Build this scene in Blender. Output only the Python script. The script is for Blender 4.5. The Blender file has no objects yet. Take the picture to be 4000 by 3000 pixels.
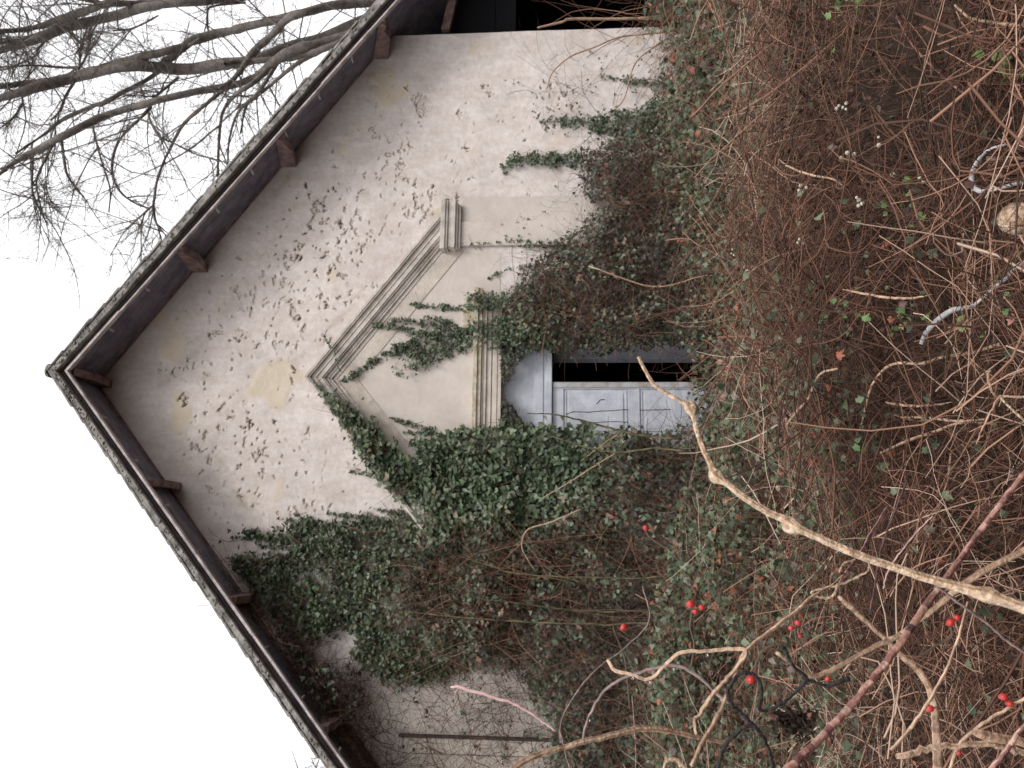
import bpy, bmesh, math, random
import numpy as np
from mathutils import Vector, Matrix
rng = np.random.default_rng(11)
random.seed(5)
SC = bpy.context.scene
COL = SC.collection

# ------------------------------------------------------------------ camera
TH = math.radians(4.0); PH = math.radians(11.5); FPX = 3000.0; DW = 8.0
CF = np.array([0, math.cos(TH), math.sin(TH)])
CR = np.array([0, math.sin(TH), -math.cos(TH)])      # picture right = down (the camera was held on its side)
CU = np.array([1.0, 0, 0])
CP = np.array([0, 0, 1.6])
cam = bpy.data.cameras.new("camera"); camo = bpy.data.objects.new("camera", cam); COL.objects.link(camo)
camo.matrix_world = Matrix(((CR[0], CU[0], -CF[0], CP[0]), (CR[1], CU[1], -CF[1], CP[1]), (CR[2], CU[2], -CF[2], CP[2]), (0, 0, 0, 1)))
cam.sensor_width = 36; cam.lens = 27.0; cam.clip_start = 0.02; cam.clip_end = 2000
cam.dof.use_dof = True; cam.dof.focus_distance = 1.7; cam.dof.aperture_fstop = 12
SC.camera = camo

# ------------------------------------------------------------------ light
SUN_EL = math.radians(48); SUN_AZ = math.radians(150)
w = bpy.data.worlds.new("World"); SC.world = w; w.use_nodes = True
nt = w.node_tree; bg = nt.nodes['Background']
sky = nt.nodes.new('ShaderNodeTexSky'); sky.sky_type = 'NISHITA'; sky.sun_disc = False
sky.sun_elevation = SUN_EL; sky.sun_rotation = SUN_AZ; sky.dust_density = 4; sky.air_density = 1.0; sky.ozone_density = 1
hs = nt.nodes.new('ShaderNodeHueSaturation'); hs.inputs['Saturation'].default_value = 0.10; hs.inputs['Value'].default_value = 1.0
mxw = nt.nodes.new('ShaderNodeMix'); mxw.data_type = 'RGBA'; mxw.inputs[0].default_value = 0.72
mxw.inputs[7].default_value = (12.6, 12.6, 12.9, 1)          # even cloud cover over the sky
nt.links.new(sky.outputs[0], hs.inputs['Color']); nt.links.new(hs.outputs[0], mxw.inputs[6])
nt.links.new(mxw.outputs[2], bg.inputs[0]); bg.inputs[1].default_value = 0.12
sl = bpy.data.lights.new("sun", 'SUN'); sl.energy = 1.3; sl.angle = math.radians(18); sl.color = (1, .96, .91)
so = bpy.data.objects.new("sun", sl); COL.objects.link(so)
sd = Vector((math.sin(SUN_AZ) * math.cos(SUN_EL), math.cos(SUN_AZ) * math.cos(SUN_EL), math.sin(SUN_EL)))
so.rotation_euler = sd.to_track_quat('Z', 'Y').to_euler()
SC.view_settings.view_transform = 'Standard'; SC.view_settings.look = 'None'
SC.view_settings.exposure = 0.28; SC.view_settings.gamma = 1.0

# ------------------------------------------------------------------ geometry of the place
EX = np.array([math.cos(PH), math.sin(PH), 0]); EY = np.array([-math.sin(PH), math.cos(PH), 0]); O = np.array([0, DW, 0.0])
def ray(px, py): return CF * FPX + (px - 2000) * CR + (1500 - py) * CU
def W(px, py, yl=0.0):
    d = ray(px, py); t = ((O - CP) @ EY + yl) / (d @ EY); p = CP + d * t - O
    return float(p @ EX), float(p[2])
def WL(px, py, yl=0.0):
    x, z = W(px, py, yl); return (x, yl, z)
def L2W(p):
    p = np.asarray(p, float)
    return O + p[..., 0:1] * EX + p[..., 1:2] * EY + p[..., 2:3] * np.array([0, 0, 1.0])
def at(px, py, d): return CP + ray(px, py) / FPX * d

# ------------------------------------------------------------------ materials
def mat(name, c, rough=.8, c2=None, scale=6., bump=0., bscale=40., spec=.3, ramp=None, stretch=None, mul=None):
    m = bpy.data.materials.new(name); m.use_nodes = True; t = m.node_tree; b = t.nodes['Principled BSDF']
    b.inputs['Roughness'].default_value = rough; b.inputs['Specular IOR Level'].default_value = spec
    tc = t.nodes.new('ShaderNodeTexCoord'); mp = t.nodes.new('ShaderNodeMapping'); t.links.new(tc.outputs['Object'], mp.inputs[0])
    if stretch: mp.inputs['Scale'].default_value = stretch
    if ramp:
        a = t.nodes.new('ShaderNodeAttribute'); a.attribute_name = 'tint'
        r = t.nodes.new('ShaderNodeValToRGB'); e = r.color_ramp.elements
        e[0].position, e[0].color = ramp[0][0], (*ramp[0][1], 1); e[1].position, e[1].color = ramp[-1][0], (*ramp[-1][1], 1)
        for p, cc in ramp[1:-1]:
            q = e.new(p); q.color = (*cc, 1)
        t.links.new(a.outputs['Fac'], r.inputs[0]); t.links.new(r.outputs[0], b.inputs['Base Color'])
        if mul:
            n = t.nodes.new('ShaderNodeTexNoise'); n.inputs['Scale'].default_value = mul[0]; n.inputs['Detail'].default_value = 6
            t.links.new(mp.outputs[0], n.inputs['Vector']); r2 = t.nodes.new('ShaderNodeValToRGB'); e2 = r2.color_ramp.elements
            e2[0].position, e2[0].color = .38, (mul[1],) * 3 + (1,); e2[1].position, e2[1].color = .6, (1, 1, 1, 1)
            mm = t.nodes.new('ShaderNodeMix'); mm.data_type = 'RGBA'; mm.blend_type = 'MULTIPLY'; mm.inputs[0].default_value = 1
            t.links.new(n.outputs['Fac'], r2.inputs[0]); t.links.new(r.outputs[0], mm.inputs[6]); t.links.new(r2.outputs[0], mm.inputs[7]); t.links.new(mm.outputs[2], b.inputs['Base Color'])
    elif c2:
        n = t.nodes.new('ShaderNodeTexNoise'); n.inputs['Scale'].default_value = scale; n.inputs['Detail'].default_value = 8; n.inputs['Roughness'].default_value = .65
        t.links.new(mp.outputs[0], n.inputs['Vector'])
        r = t.nodes.new('ShaderNodeValToRGB'); e = r.color_ramp.elements
        e[0].position, e[0].color = .36, (*c, 1); e[1].position, e[1].color = .64, (*c2, 1)
        t.links.new(n.outputs['Fac'], r.inputs[0]); t.links.new(r.outputs[0], b.inputs['Base Color'])
    else: b.inputs['Base Color'].default_value = (*c, 1)
    if bump:
        n = t.nodes.new('ShaderNodeTexNoise'); n.inputs['Scale'].default_value = bscale; n.inputs['Detail'].default_value = 6
        t.links.new(mp.outputs[0], n.inputs['Vector'])
        bb = t.nodes.new('ShaderNodeBump'); bb.inputs['Strength'].default_value = bump; bb.inputs['Distance'].default_value = .02
        t.links.new(n.outputs['Fac'], bb.inputs['Height']); t.links.new(bb.outputs[0], b.inputs['Normal'])
    return m

def wall_mat():
    m = bpy.data.materials.new('old_plaster'); m.use_nodes = True; t = m.node_tree; b = t.nodes['Principled BSDF']; N = t.nodes.new; K = t.links.new
    b.inputs['Roughness'].default_value = .85; b.inputs['Specular IOR Level'].default_value = .2
    tc = N('ShaderNodeTexCoord')
    def noise(s, d=6, r=.6, st=None):
        n = N('ShaderNodeTexNoise'); n.inputs['Scale'].default_value = s; n.inputs['Detail'].default_value = d; n.inputs['Roughness'].default_value = r
        if st:
            mp = N('ShaderNodeMapping'); mp.inputs['Scale'].default_value = st; K(tc.outputs['Object'], mp.inputs[0]); K(mp.outputs[0], n.inputs['Vector'])
        else: K(tc.outputs['Object'], n.inputs['Vector'])
        return n
    def ramp(src, p0, c0, p1, c1):
        r = N('ShaderNodeValToRGB'); e = r.color_ramp.elements; e[0].position, e[0].color = p0, (*c0, 1); e[1].position, e[1].color = p1, (*c1, 1); K(src, r.inputs[0]); return r
    def mix(f, a, c, mode='MIX'):
        x = N('ShaderNodeMix'); x.data_type = 'RGBA'; x.blend_type = mode
        if isinstance(f, (int, float)): x.inputs[0].default_value = f
        else: K(f, x.inputs[0])
        K(a, x.inputs[6])
        if isinstance(c, tuple): x.inputs[7].default_value = (*c, 1)
        else: K(c, x.inputs[7])
        return x.outputs[2]
    base = ramp(noise(1.3, 8, .62).outputs['Fac'], .34, (.57, .51, .485), .62, (.69, .625, .595)).outputs[0]
    fine = ramp(noise(14, 6, .7).outputs['Fac'], .30, (.74, .73, .72), .62, (1, 1, 1)).outputs[0]
    c = mix(.75, base, fine, 'MULTIPLY')
    streak = ramp(noise(3.0, 5, .6, (2.2, 1, .8)).outputs['Fac'], .40, (.83, .80, .76), .60, (1, 1, 1)).outputs[0]
    c = mix(.6, c, streak, 'MULTIPLY')
    och = ramp(noise(2.1, 5, .6).outputs['Fac'], .60, (0, 0, 0), .74, (1, 1, 1)).outputs[0]
    c = mix(och, c, (.56, .47, .37))
    def att(name):
        a = N('ShaderNodeAttribute'); a.attribute_name = name; return a.outputs['Fac']
    patch = ramp(noise(5, 4).outputs['Fac'], .3, (.52, .44, .34), .7, (.60, .52, .41)).outputs[0]
    c = mix(att('patch'), c, patch)
    stain = ramp(noise(9, 5).outputs['Fac'], .35, (.36, .29, .21), .65, (.47, .41, .34)).outputs[0]
    c = mix(att('stain'), c, stain)
    chipc = ramp(noise(16, 4).outputs['Fac'], .38, (.15, .12, .095), .62, (.42, .35, .28)).outputs[0]
    c = mix(att('chip'), c, chipc)
    c = mix(ramp(att('chip'), .80, (0, 0, 0), 1.0, (1, 1, 1)).outputs[0], c, (.055, .043, .033))  # deep chip cores go near black: shadow in the holes put into colour
    K(c, b.inputs['Base Color'])
    bp = N('ShaderNodeBump'); bp.inputs['Strength'].default_value = .45; bp.inputs['Distance'].default_value = .012
    K(noise(22, 6, .6).outputs['Fac'], bp.inputs['Height'])
    bp2 = N('ShaderNodeBump'); bp2.inputs['Strength'].default_value = .7; bp2.inputs['Distance'].default_value = .03
    K(noise(4.2, 3, .5).outputs['Fac'], bp2.inputs['Height']); K(bp2.outputs[0], bp.inputs['Normal']); K(bp.outputs[0], b.inputs['Normal'])
    return m

M = {}
M['wall'] = wall_mat()
M['plaster2'] = mat('moulding_plaster', (.40, .35, .30), .85, (.56, .49, .43), 5, .35, 30)
M['tymp'] = mat('smooth_plaster', (.47, .415, .37), .85, (.55, .49, .445), 3, .25, 18)
M['ochre'] = mat('lichen_stained_plaster', (.30, .235, .15), .9, (.50, .45, .375), 12, .4, 40)
M['cornice'] = mat('weathered_cornice', (.35, .31, .27), .9, (.60, .54, .49), 8, .4, 40, stretch=(.7, 1, .7))
M['fillet'] = mat('weathered_white_paint', (.26, .22, .21), .8, (.55, .49, .48), 7, .4, 50)
M['soffit'] = mat('dark_soffit_boards', (.105, .094, .125), .85, (.20, .18, .22), 6, .5, 30)
M['redwood'] = mat('red_brown_timber', (.10, .058, .054), .75, (.27, .185, .17), 9, .4, 60)
M['tile'] = mat('old_slate_tiles', (.13, .12, .112), .85, (.36, .335, .315), 9, .6, 40)
M['moss_tile'] = mat('mossy_ridge', (.12, .115, .085), .95, (.27, .25, .21), 12, .7, 60)
M['grey'] = mat('grey_blue_paint', (.37, .385, .43), .7, (.53, .545, .59), 5, .25, 50)
M['greyworn'] = mat('flaking_grey_paint', (.30, .25, .20), .8, (.43, .44, .47), 9, .4, 50)
M['dark'] = mat('shade_black_interior', (.006, .006, .008), .95)  # shade of the enclosed spaces put into a near-black base colour
M['darkwood'] = mat('dark_brown_wood', (.03, .024, .022), .9, (.07, .055, .05), 6)  # dark brown wood for battens, door cracks and the corner strip
M['soil'] = mat('soil', (.030, .021, .014), .95, (.075, .052, .036), 3, .8, 10)
M['bark'] = mat('grey_bark', (.085, .072, .064), .9, (.18, .158, .142), 9, .8, 20)
M['barkdark'] = mat('twig_bark', (.08, .066, .06), .9, (.15, .13, .115), 9)
M['tan'] = mat('tan_stem', (0, 0, 0), .5, bump=.6, bscale=260, spec=.45, ramp=[(0, (.36, .21, .12)), (.5, (.60, .41, .27)), (1, (.78, .60, .44))], mul=(140, .55))
M['tan2'] = mat('pale_brown_stem', (0, 0, 0), .55, bump=.4, bscale=150, spec=.4, ramp=[(0, (.22, .125, .08)), (.5, (.44, .275, .18)), (1, (.62, .44, .31))], mul=(60, .65))
M['redcane'] = mat('reddish_cane', (0, 0, 0), .5, bump=.4, bscale=120, spec=.4, ramp=[(0, (.06, .025, .025)), (.4, (.20, .08, .07)), (.7, (.40, .21, .16)), (1, (.55, .38, .31))], mul=(70, .6))
M['black'] = mat('black_vine', (.008, .007, .007), .55, (.030, .026, .024), 60, .5, 120, .3)
M['mauve'] = mat('mauve_cane', (0, 0, 0), .6, bump=.3, bscale=100, ramp=[(0, (.11, .075, .07)), (1, (.33, .24, .22))], mul=(50, .6))
M['pinkst'] = mat('pink_stem', (.38, .22, .21), .6, (.60, .42, .40), 40)
M['mossst'] = mat('mossy_stem', (0, 0, 0), .85, bump=.6, bscale=60, ramp=[(0, (.05, .040, .022)), (1, (.16, .135, .065))], mul=(9, .35))
M['ivystem'] = mat('ivy_stem', (.055, .04, .028), .9, (.12, .09, .065), 10)
M['wire'] = mat('pale_grey_hoop', (.28, .27, .27), .45, (.60, .59, .60), 25, .1, 60, .5)
M['hip'] = mat('red_hip_skin', (.30, .012, .014), .3, (.50, .04, .03), 90, .2, 140, .55)
M['calyx'] = mat('dry_calyx', (.10, .05, .03), .8)
M['berry'] = mat('white_berry', (.36, .33, .25), .6, (.55, .52, .43), 40)
M['ivy'] = mat('ivy_leaves', (0, 0, 0), .42, spec=.38, ramp=[(0, (.020, .030, .014)), (.40, (.044, .066, .031)), (.7, (.078, .108, .054)), (.88, (.14, .17, .10)), (1, (.14, .11, .06))])
M['oldivy'] = mat('dull_ivy_leaves', (0, 0, 0), .5, spec=.35, ramp=[(0, (.018, .015, .011)), (.28, (.050, .034, .024)), (.42, (.026, .040, .022)), (.70, (.060, .086, .046)), (.93, (.15, .175, .12)), (.975, (.12, .085, .06)), (1, (.17, .085, .06))])
M['bleaf'] = mat('bramble_leaves', (0, 0, 0), .5, spec=.3, ramp=[(0, (.022, .012, .009)), (.25, (.085, .044, .030)), (.42, (.13, .070, .046)), (.50, (.030, .042, .024)), (.75, (.066, .092, .046)), (.90, (.14, .17, .105)), (.94, (.17, .14, .12)), (.965, (.10, .045, .038)), (1, (.34, .11, .06))])
M['dry'] = mat('dry_stems', (0, 0, 0), .75, spec=.2, ramp=[(0, (.024, .014, .011)), (.32, (.082, .040, .027)), (.58, (.185, .092, .060)), (.80, (.35, .20, .135)), (1, (.55, .42, .33))])
M['greenleaf'] = mat('fresh_leaves', (0, 0, 0), .5, spec=.35, ramp=[(0, (.055, .095, .035)), (.6, (.115, .19, .06)), (1, (.22, .24, .09))])
M['redleaf'] = mat('faded_leaves', (0, 0, 0), .5, spec=.35, ramp=[(0, (.22, .05, .05)), (.5, (.40, .19, .15)), (1, (.38, .34, .14))])
M['darkveg'] = mat('withered_cluster', (.010, .008, .007), .8, (.060, .040, .030), 90, spec=.15)

# ------------------------------------------------------------------ mesh helpers
def tag(o, label, cat, group=None, kind=None):
    o['label'] = label; o['category'] = cat
    if group: o['group'] = group
    if kind: o['kind'] = kind
    return o
def empty(name, label, cat, loc=(0, 0, 0), rz=0, group=None):
    o = bpy.data.objects.new(name, None); COL.objects.link(o); o.location = loc; o.rotation_euler = (0, 0, rz); o.empty_display_size = .2
    return tag(o, label, cat, group)
def mk(name, V, F, m, parent=None, tint=None, smooth=False, attrs=None):
    V = np.asarray(V, np.float32).reshape(-1, 3); F = np.asarray(F, np.int32); k = F.shape[1]
    me = bpy.data.meshes.new(name); me.vertices.add(len(V)); me.vertices.foreach_set('co', V.ravel())
    me.loops.add(F.size); me.loops.foreach_set('vertex_index', F.ravel())
    me.polygons.add(len(F)); me.polygons.foreach_set('loop_start', np.arange(0, F.size, k, dtype=np.int32)); me.polygons.foreach_set('loop_total', np.full(len(F), k, np.int32))
    me.update(calc_edges=True)
    if smooth: me.polygons.foreach_set('use_smooth', np.ones(len(F), bool))
    if tint is not None:
        a = me.attributes.new('tint', 'FLOAT', 'FACE'); a.data.foreach_set('value', np.asarray(tint, np.float32))
    if attrs:
        for n, v in attrs.items():
            a = me.attributes.new(n, 'FLOAT', 'POINT'); a.data.foreach_set('value', np.asarray(v, np.float32))
    me.materials.append(m); me.validate()
    o = bpy.data.objects.new(name, me); COL.objects.link(o)
    if parent is not None: o.parent = parent
    return o
class MB:
    def __init__(s): s.v = []; s.f = []
    def prism(s, poly, y0, y1):
        """polygon of local (x, z), extruded from y0 (front) to y1"""
        n = len(poly); b = len(s.v)
        a = sum(poly[i][0] * poly[(i + 1) % n][1] - poly[(i + 1) % n][0] * poly[i][1] for i in range(n))
        if a < 0: poly = poly[::-1]
        s.v += [(x, y0, z) for x, z in poly] + [(x, y1, z) for x, z in poly]
        s.f.append([b + i for i in range(n)]); s.f.append([b + n + i for i in range(n)][::-1])
        for i in range(n):
            j = (i + 1) % n; s.f.append([b + i, b + n + i, b + n + j, b + j])
    def box(s, x0, x1, y0, y1, z0, z1): s.prism([(x0, z0), (x1, z0), (x1, z1), (x0, z1)], y0, y1)
    def hexa(s, c):
        b = len(s.v); s.v += [tuple(p) for p in c]
        for q in ((0, 1, 2, 3), (7, 6, 5, 4), (0, 4, 5, 1), (1, 5, 6, 2), (2, 6, 7, 3), (3, 7, 4, 0)): s.f.append([b + i for i in q])
    def build(s, name, m, parent=None, bevel=0., jitter=0.):
        me = bpy.data.meshes.new(name); V = [tuple(v) for v in s.v]
        if jitter: V = [tuple(c + random.uniform(-jitter, jitter) for c in v) for v in V]
        me.from_pydata(V, [], s.f); me.update(); me.materials.append(m)
        bm = bmesh.new(); bm.from_mesh(me); bmesh.ops.recalc_face_normals(bm, faces=bm.faces); bm.to_mesh(me); bm.free()
        o = bpy.data.objects.new(name, me); COL.objects.link(o)
        if parent is not None: o.parent = parent
        if bevel:
            b = o.modifiers.new('bevel', 'BEVEL'); b.width = bevel; b.segments = 2; b.limit_method = 'ANGLE'
        return o
def norm(a): return a / (np.linalg.norm(a, axis=-1, keepdims=True) + 1e-9)
def tubes(P, R, S=3):
    P = np.asarray(P, float); R = np.asarray(R, float); N, K, _ = P.shape
    T = norm(np.gradient(P, axis=1)); ref = norm(rng.normal(size=(N, 1, 3)) + 0 * T)
    # keep the reference away from the chord
    ch = norm(P[:, -1:] - P[:, :1]); ref = norm(ref - .96 * (ref * ch).sum(-1, keepdims=True) * ch)
    n = norm(np.cross(T, ref)); b = np.cross(T, n)
    a = np.arange(S) * 2 * math.pi / S
    V = P[:, :, None] + R[:, :, None, None] * (np.cos(a)[None, None, :, None] * n[:, :, None] + np.sin(a)[None, None, :, None] * b[:, :, None])
    i = np.arange(N)[:, None, None] * K * S; k = np.arange(K - 1)[None, :, None] * S; s = np.arange(S)[None, None, :]; s2 = (s + 1) % S
    F = np.stack([i + k + s, i + k + S + s, i + k + S + s2, i + k + s2], -1).reshape(-1, 4)
    return V.reshape(-1, 3), F
def resample(pts, K):
    """Catmull-Rom through pts (n, c), K samples"""
    p = np.asarray(pts, float); n = len(p)
    q = np.vstack([2 * p[0] - p[1], p, 2 * p[-1] - p[-2]])
    seg = np.linalg.norm(np.diff(p[:, :3], axis=0), axis=1); cum = np.r_[0, np.cumsum(seg)]; t = np.linspace(0, cum[-1], K)
    i = np.clip(np.searchsorted(cum, t, side='right') - 1, 0, n - 2); u = ((t - cum[i]) / np.maximum(seg[i], 1e-9))[:, None]
    a, b, c, d = q[i], q[i + 1], q[i + 2], q[i + 3]
    return .5 * ((2 * b) + (-a + c) * u + (2 * a - 5 * b + 4 * c - d) * u * u + (-a + 3 * b - 3 * c + d) * u ** 3)
def leaves(P, Nn, size, tint, shape='ivy'):
    """folded, pointed leaves: P points, Nn face normals"""
    N = len(P); Nn = norm(Nn); up = norm(np.array([0, 0, -1.0]) + .7 * rng.normal(size=(N, 3)))
    up = norm(up - (up * Nn).sum(-1, keepdims=True) * Nn); sd = np.cross(Nn, up)
    if shape == 'ivy': L = np.array([(0, -.12, 0), (.5, -.28, -.1), (.42, .22, -.12), (0, .75, .02), (-.42, .22, -.12), (-.5, -.28, -.1)])
    else: L = np.array([(0, -.5, 0), (.26, -.15, -.08), (.24, .25, -.1), (0, .62, -.04), (-.24, .25, -.1), (-.26, -.15, -.08)])
    T = np.array([(0, 1, 2), (0, 2, 3), (0, 3, 4), (0, 4, 5)])
    s = np.asarray(size)[:, None, None]; L3 = L[None] * (1 + .25 * rng.normal(size=(N, 6, 1)))
    V = P[:, None] + s * (L3[..., 0:1] * sd[:, None] + L3[..., 1:2] * up[:, None] + L3[..., 2:3] * Nn[:, None])
    F = (np.arange(N)[:, None, None] * 6 + T[None]).reshape(-1, 3)
    return V.reshape(-1, 3), F, np.repeat(tint, 4)
def lobed(P, Nn, size, tint, amp=.28):
    """leaves with toothed lobes, cupped along the midrib"""
    N = len(P); Nn = norm(Nn); up = norm(np.array([0, 0, -1.0]) + .8 * rng.normal(size=(N, 3))); up = norm(up - (up * Nn).sum(-1, keepdims=True) * Nn); sd = np.cross(Nn, up)
    a = np.linspace(0, 2 * math.pi, 15)[:-1]; r = .40 + amp * .5 * np.cos(5 * a) * (.6 + .4 * np.cos(a)) + .12 * np.cos(a) + .03 * np.cos(13 * a)
    L = np.stack([r * np.sin(a) * .95, r * np.cos(a), -.9 * (r * np.sin(a)) ** 2 + .05 * np.cos(5 * a)], -1); L = np.vstack([[0, 0, .03], L]); T = np.array([(0, 1 + i, 1 + (i + 1) % 14) for i in range(14)])
    L3 = L[None] * (1 + .12 * rng.normal(size=(N, 15, 1))); s_ = np.asarray(size)[:, None, None] * 1.15
    V = P[:, None] + s_ * (L3[..., 0:1] * sd[:, None] + L3[..., 1:2] * up[:, None] + L3[..., 2:3] * Nn[:, None])
    return V.reshape(-1, 3), (np.arange(N)[:, None, None] * 15 + T[None]).reshape(-1, 3), np.repeat(tint, 14)
def join(parts):
    V = []; F = []; T = []; o = 0
    for v, f, t in parts: V.append(v); F.append(f + o); T.append(t); o += len(v)
    return np.vstack(V), np.vstack(F), np.concatenate(T)
def inside(poly, x, y):
    r = np.zeros(len(x), bool); n = len(poly)
    for i in range(n):
        x0, y0 = poly[i]; x1, y1 = poly[(i + 1) % n]
        c = ((y0 > y) != (y1 > y)) & (x < (x1 - x0) * (y - y0) / (y1 - y0 + 1e-12) + x0); r ^= c
    return r
def inpoly(poly, n):
    poly = np.asarray(poly, float); lo, hi = poly.min(0), poly.max(0); out = np.zeros((0, 2))
    while len(out) < n:
        q = lo + (hi - lo) * rng.random((n * 2 + 50, 2)); out = np.vstack([out, q[inside(poly, q[:, 0], q[:, 1])]])
    return out[:n]
def polyW(polyF):
    """outline noted on the photograph (2212-px copy) -> outline on the wall plane, local x, z"""
    return [W(x * 1.8083, y * 1.8083) for x, y in polyF]
def area(p):
    p = np.asarray(p); x, y = p[:, 0], p[:, 1]; return abs(np.dot(x, np.roll(y, -1)) - np.dot(y, np.roll(x, -1))) / 2
def vnoise(x, z, s, seed):
    """cheap smooth value noise"""
    r = np.random.default_rng(seed).random((64, 64)); x = x * s; z = z * s; i = np.floor(x).astype(int); j = np.floor(z).astype(int)
    u = x - i; v = z - j; u = u * u * (3 - 2 * u); v = v * v * (3 - 2 * v); g = lambda a, b: r[a % 64, b % 64]
    return (g(i, j) * (1 - u) + g(i + 1, j) * u) * (1 - v) + (g(i, j + 1) * (1 - u) + g(i + 1, j + 1) * u) * v

# ------------------------------------------------------------------ ground
def gz(x, y):
    x = np.asarray(x, float); y = np.asarray(y, float)
    b = -0.55 * np.clip((y - 1.0) / 5.5, 0, 1); bank = .35 * np.clip((-x - 1.2) / 2.0, 0, 1) * np.clip((5.5 - y) / 3, 0, 1)
    return b + bank + .12 * (vnoise(x + 40, y + 40, .9, 3) - .5) * (np.abs(x) < 30)
gx = np.concatenate([np.linspace(-300, -9, 14), np.linspace(-8, 9, 86), np.linspace(10, 300, 14)])
gy = np.concatenate([np.linspace(-300, -2, 12), np.linspace(-1, 14, 76), np.linspace(16, 600, 16)])
X, Y = np.meshgrid(gx, gy, indexing='ij'); V = np.stack([X, Y, gz(X, Y)], -1).reshape(-1, 3); nx, ny = X.shape
ii, jj = np.meshgrid(np.arange(nx - 1), np.arange(ny - 1), indexing='ij'); q = ii * ny + jj
g = mk('ground', V, np.stack([q, q + ny, q + ny + 1, q + 1], -1).reshape(-1, 4), M['soil'], smooth=True); g['kind'] = 'structure'

# ------------------------------------------------------------------ the house
house = empty('gable_house', 'derelict pale plaster house gable with peeling paint, red-brown purlin ends and dark eaves', 'house', tuple(O), PH)
SR, SLF, ZA = .775, .855, 6.60            # slopes of the old, slightly sagging roof; underside of the ridge
XR, XL = 4.14, -4.15
def zr(x): return ZA - (SR * x if x > 0 else -SLF * x)
def lift(x): return .075 + (.036 * x if x > 0 else -.026 * x)          # the soffit rises towards the wall
def zw(x): return zr(x) + lift(x)
DX0, DX1, DZ = -.66, .78, 2.28            # door opening
# solid wall behind the plaster skin
mb = MB()
mb.prism([(XL, -1), (DX0, -1), (DX0, DZ), (DX1, DZ), (DX1, -1), (XR - .004, -1), (XR - .004, zw(XR)), (0, zw(0)), (XL, zw(XL))], .014, .32)
mb.build('masonry', M['tymp'], house)
# plaster skin with real chips
st = .0105
xs = np.arange(0, int((XR + 2.9) / st) + 1) * -st + XR; zs = np.arange(0, int((ZA + .1 - .1) / st) + 2) * st + .1
X, Z = np.meshgrid(xs, zs, indexing='ij'); U_, V_ = X * .82 + Z * .57 + 20, Z * .82 - X * .57 + 20; Yd = .010 * (vnoise(U_, V_, 1.1, 5) - .5) + .005 * (vnoise(V_, U_, 5.1, 6) - .5) + .0012 * (vnoise(U_ * .9 + V_ * .3, V_, 17, 8) - .5)
chip = np.zeros_like(X); patch = np.zeros_like(X); stain = np.zeros_like(X)
CH = [(900, 212, 14, 7), (912, 235, 10, 4), (812, 290, 10, 5), (1060, 210, 12, 3), (1195, 205, 25, 10), (1190, 260, 25, 4), (850, 322, 12, 6), (860, 370, 25, 8), (915, 432, 25, 14), (890, 470, 15, 6),
      (680, 455, 20, 9), (735, 485, 35, 14), (755, 525, 35, 20), (640, 520, 30, 8), (620, 570, 40, 12), (622, 640, 40, 14), (520, 612, 30, 6), (480, 630, 20, 3), (690, 620, 45, 12), (560, 650, 40, 8),
      (500, 690, 30, 5), (462, 735, 18, 3), (525, 740, 30, 6), (350, 795, 8, 2), (380, 805, 8, 2), (412, 790, 10, 4), (455, 795, 12, 3), (400, 855, 10, 3), (435, 880, 30, 6), (490, 900, 30, 10), (450, 970, 22, 6),
      (520, 965, 30, 10), (565, 965, 30, 10), (600, 1010, 45, 10), (530, 1065, 25, 4), (655, 1085, 30, 7), (705, 1090, 20, 5), (740, 430, 45, 6), (830, 440, 40, 7), (800, 500, 40, 6), (940, 530, 15, 2), (700, 380, 40, 4),
      (960, 300, 50, 5), (1000, 380, 60, 4), (590, 720, 50, 7), (640, 760, 40, 5), (460, 1050, 40, 5), (780, 330, 40, 4), (1110, 330, 20, 2), (700, 560, 60, 12), (640, 900, 60, 5), (720, 660, 30, 8)]
crng = np.random.default_rng(21)
def stamp(cx, cz, rx, rz, rot, depth, arr, seed, soft=.25, rim=0):
    m = max(rx, rz) * 1.9; a0 = int((XR - cx - m) / st); a1 = int((XR - cx + m) / st) + 1; b0 = int((cz - m - .1) / st); b1 = int((cz + m - .1) / st) + 1
    a0, b0 = max(a0, 0), max(b0, 0)
    if a1 <= a0 or b1 <= b0: return
    sx, sz = X[a0:a1, b0:b1], Z[a0:a1, b0:b1]
    if not sx.size: return
    u = (sx - cx) * math.cos(rot) + (sz - cz) * math.sin(rot); v = -(sx - cx) * math.sin(rot) + (sz - cz) * math.cos(rot)
    d = np.sqrt((u / rx) ** 2 + (v / rz) ** 2) + 1.3 * (vnoise(sx + seed % 7, sz + 3, 1.1 / max(min(rx, rz), .012), seed % 50) - .5)
    k = np.clip((1.1 - d) / soft, 0, 1); arr[a0:a1, b0:b1] = np.maximum(arr[a0:a1, b0:b1], k)
    if depth: Yd[a0:a1, b0:b1] += depth * k - rim * np.clip(1 - np.abs(d - 1.3) / .35, 0, 1) * (v > 0)
for (cx, cy, s, n) in CH:
    for k in range(int(n * 1.25)):
        fx, fy = cx + crng.normal() * s, cy + crng.normal() * s
        x, z = W(fx * 1.8083, fy * 1.8083)
        if z > zr(x) - .25: continue
        big = crng.random() ** 3
        stamp(x, z, .015 + .040 * big + .008 * crng.random(), .011 + .020 * big * crng.random(), crng.normal() * .5 + (1.3 if crng.random() < .2 else 0), .010 + .010 * crng.random(), chip, int(crng.integers(1e6)), .55, .005)
        if big > .25: stamp(x + crng.normal() * .03, z + crng.normal() * .02, .02 + .02 * big, .01, crng.normal() * .9, .008, chip, int(crng.integers(1e6)), .6, .004)
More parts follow.
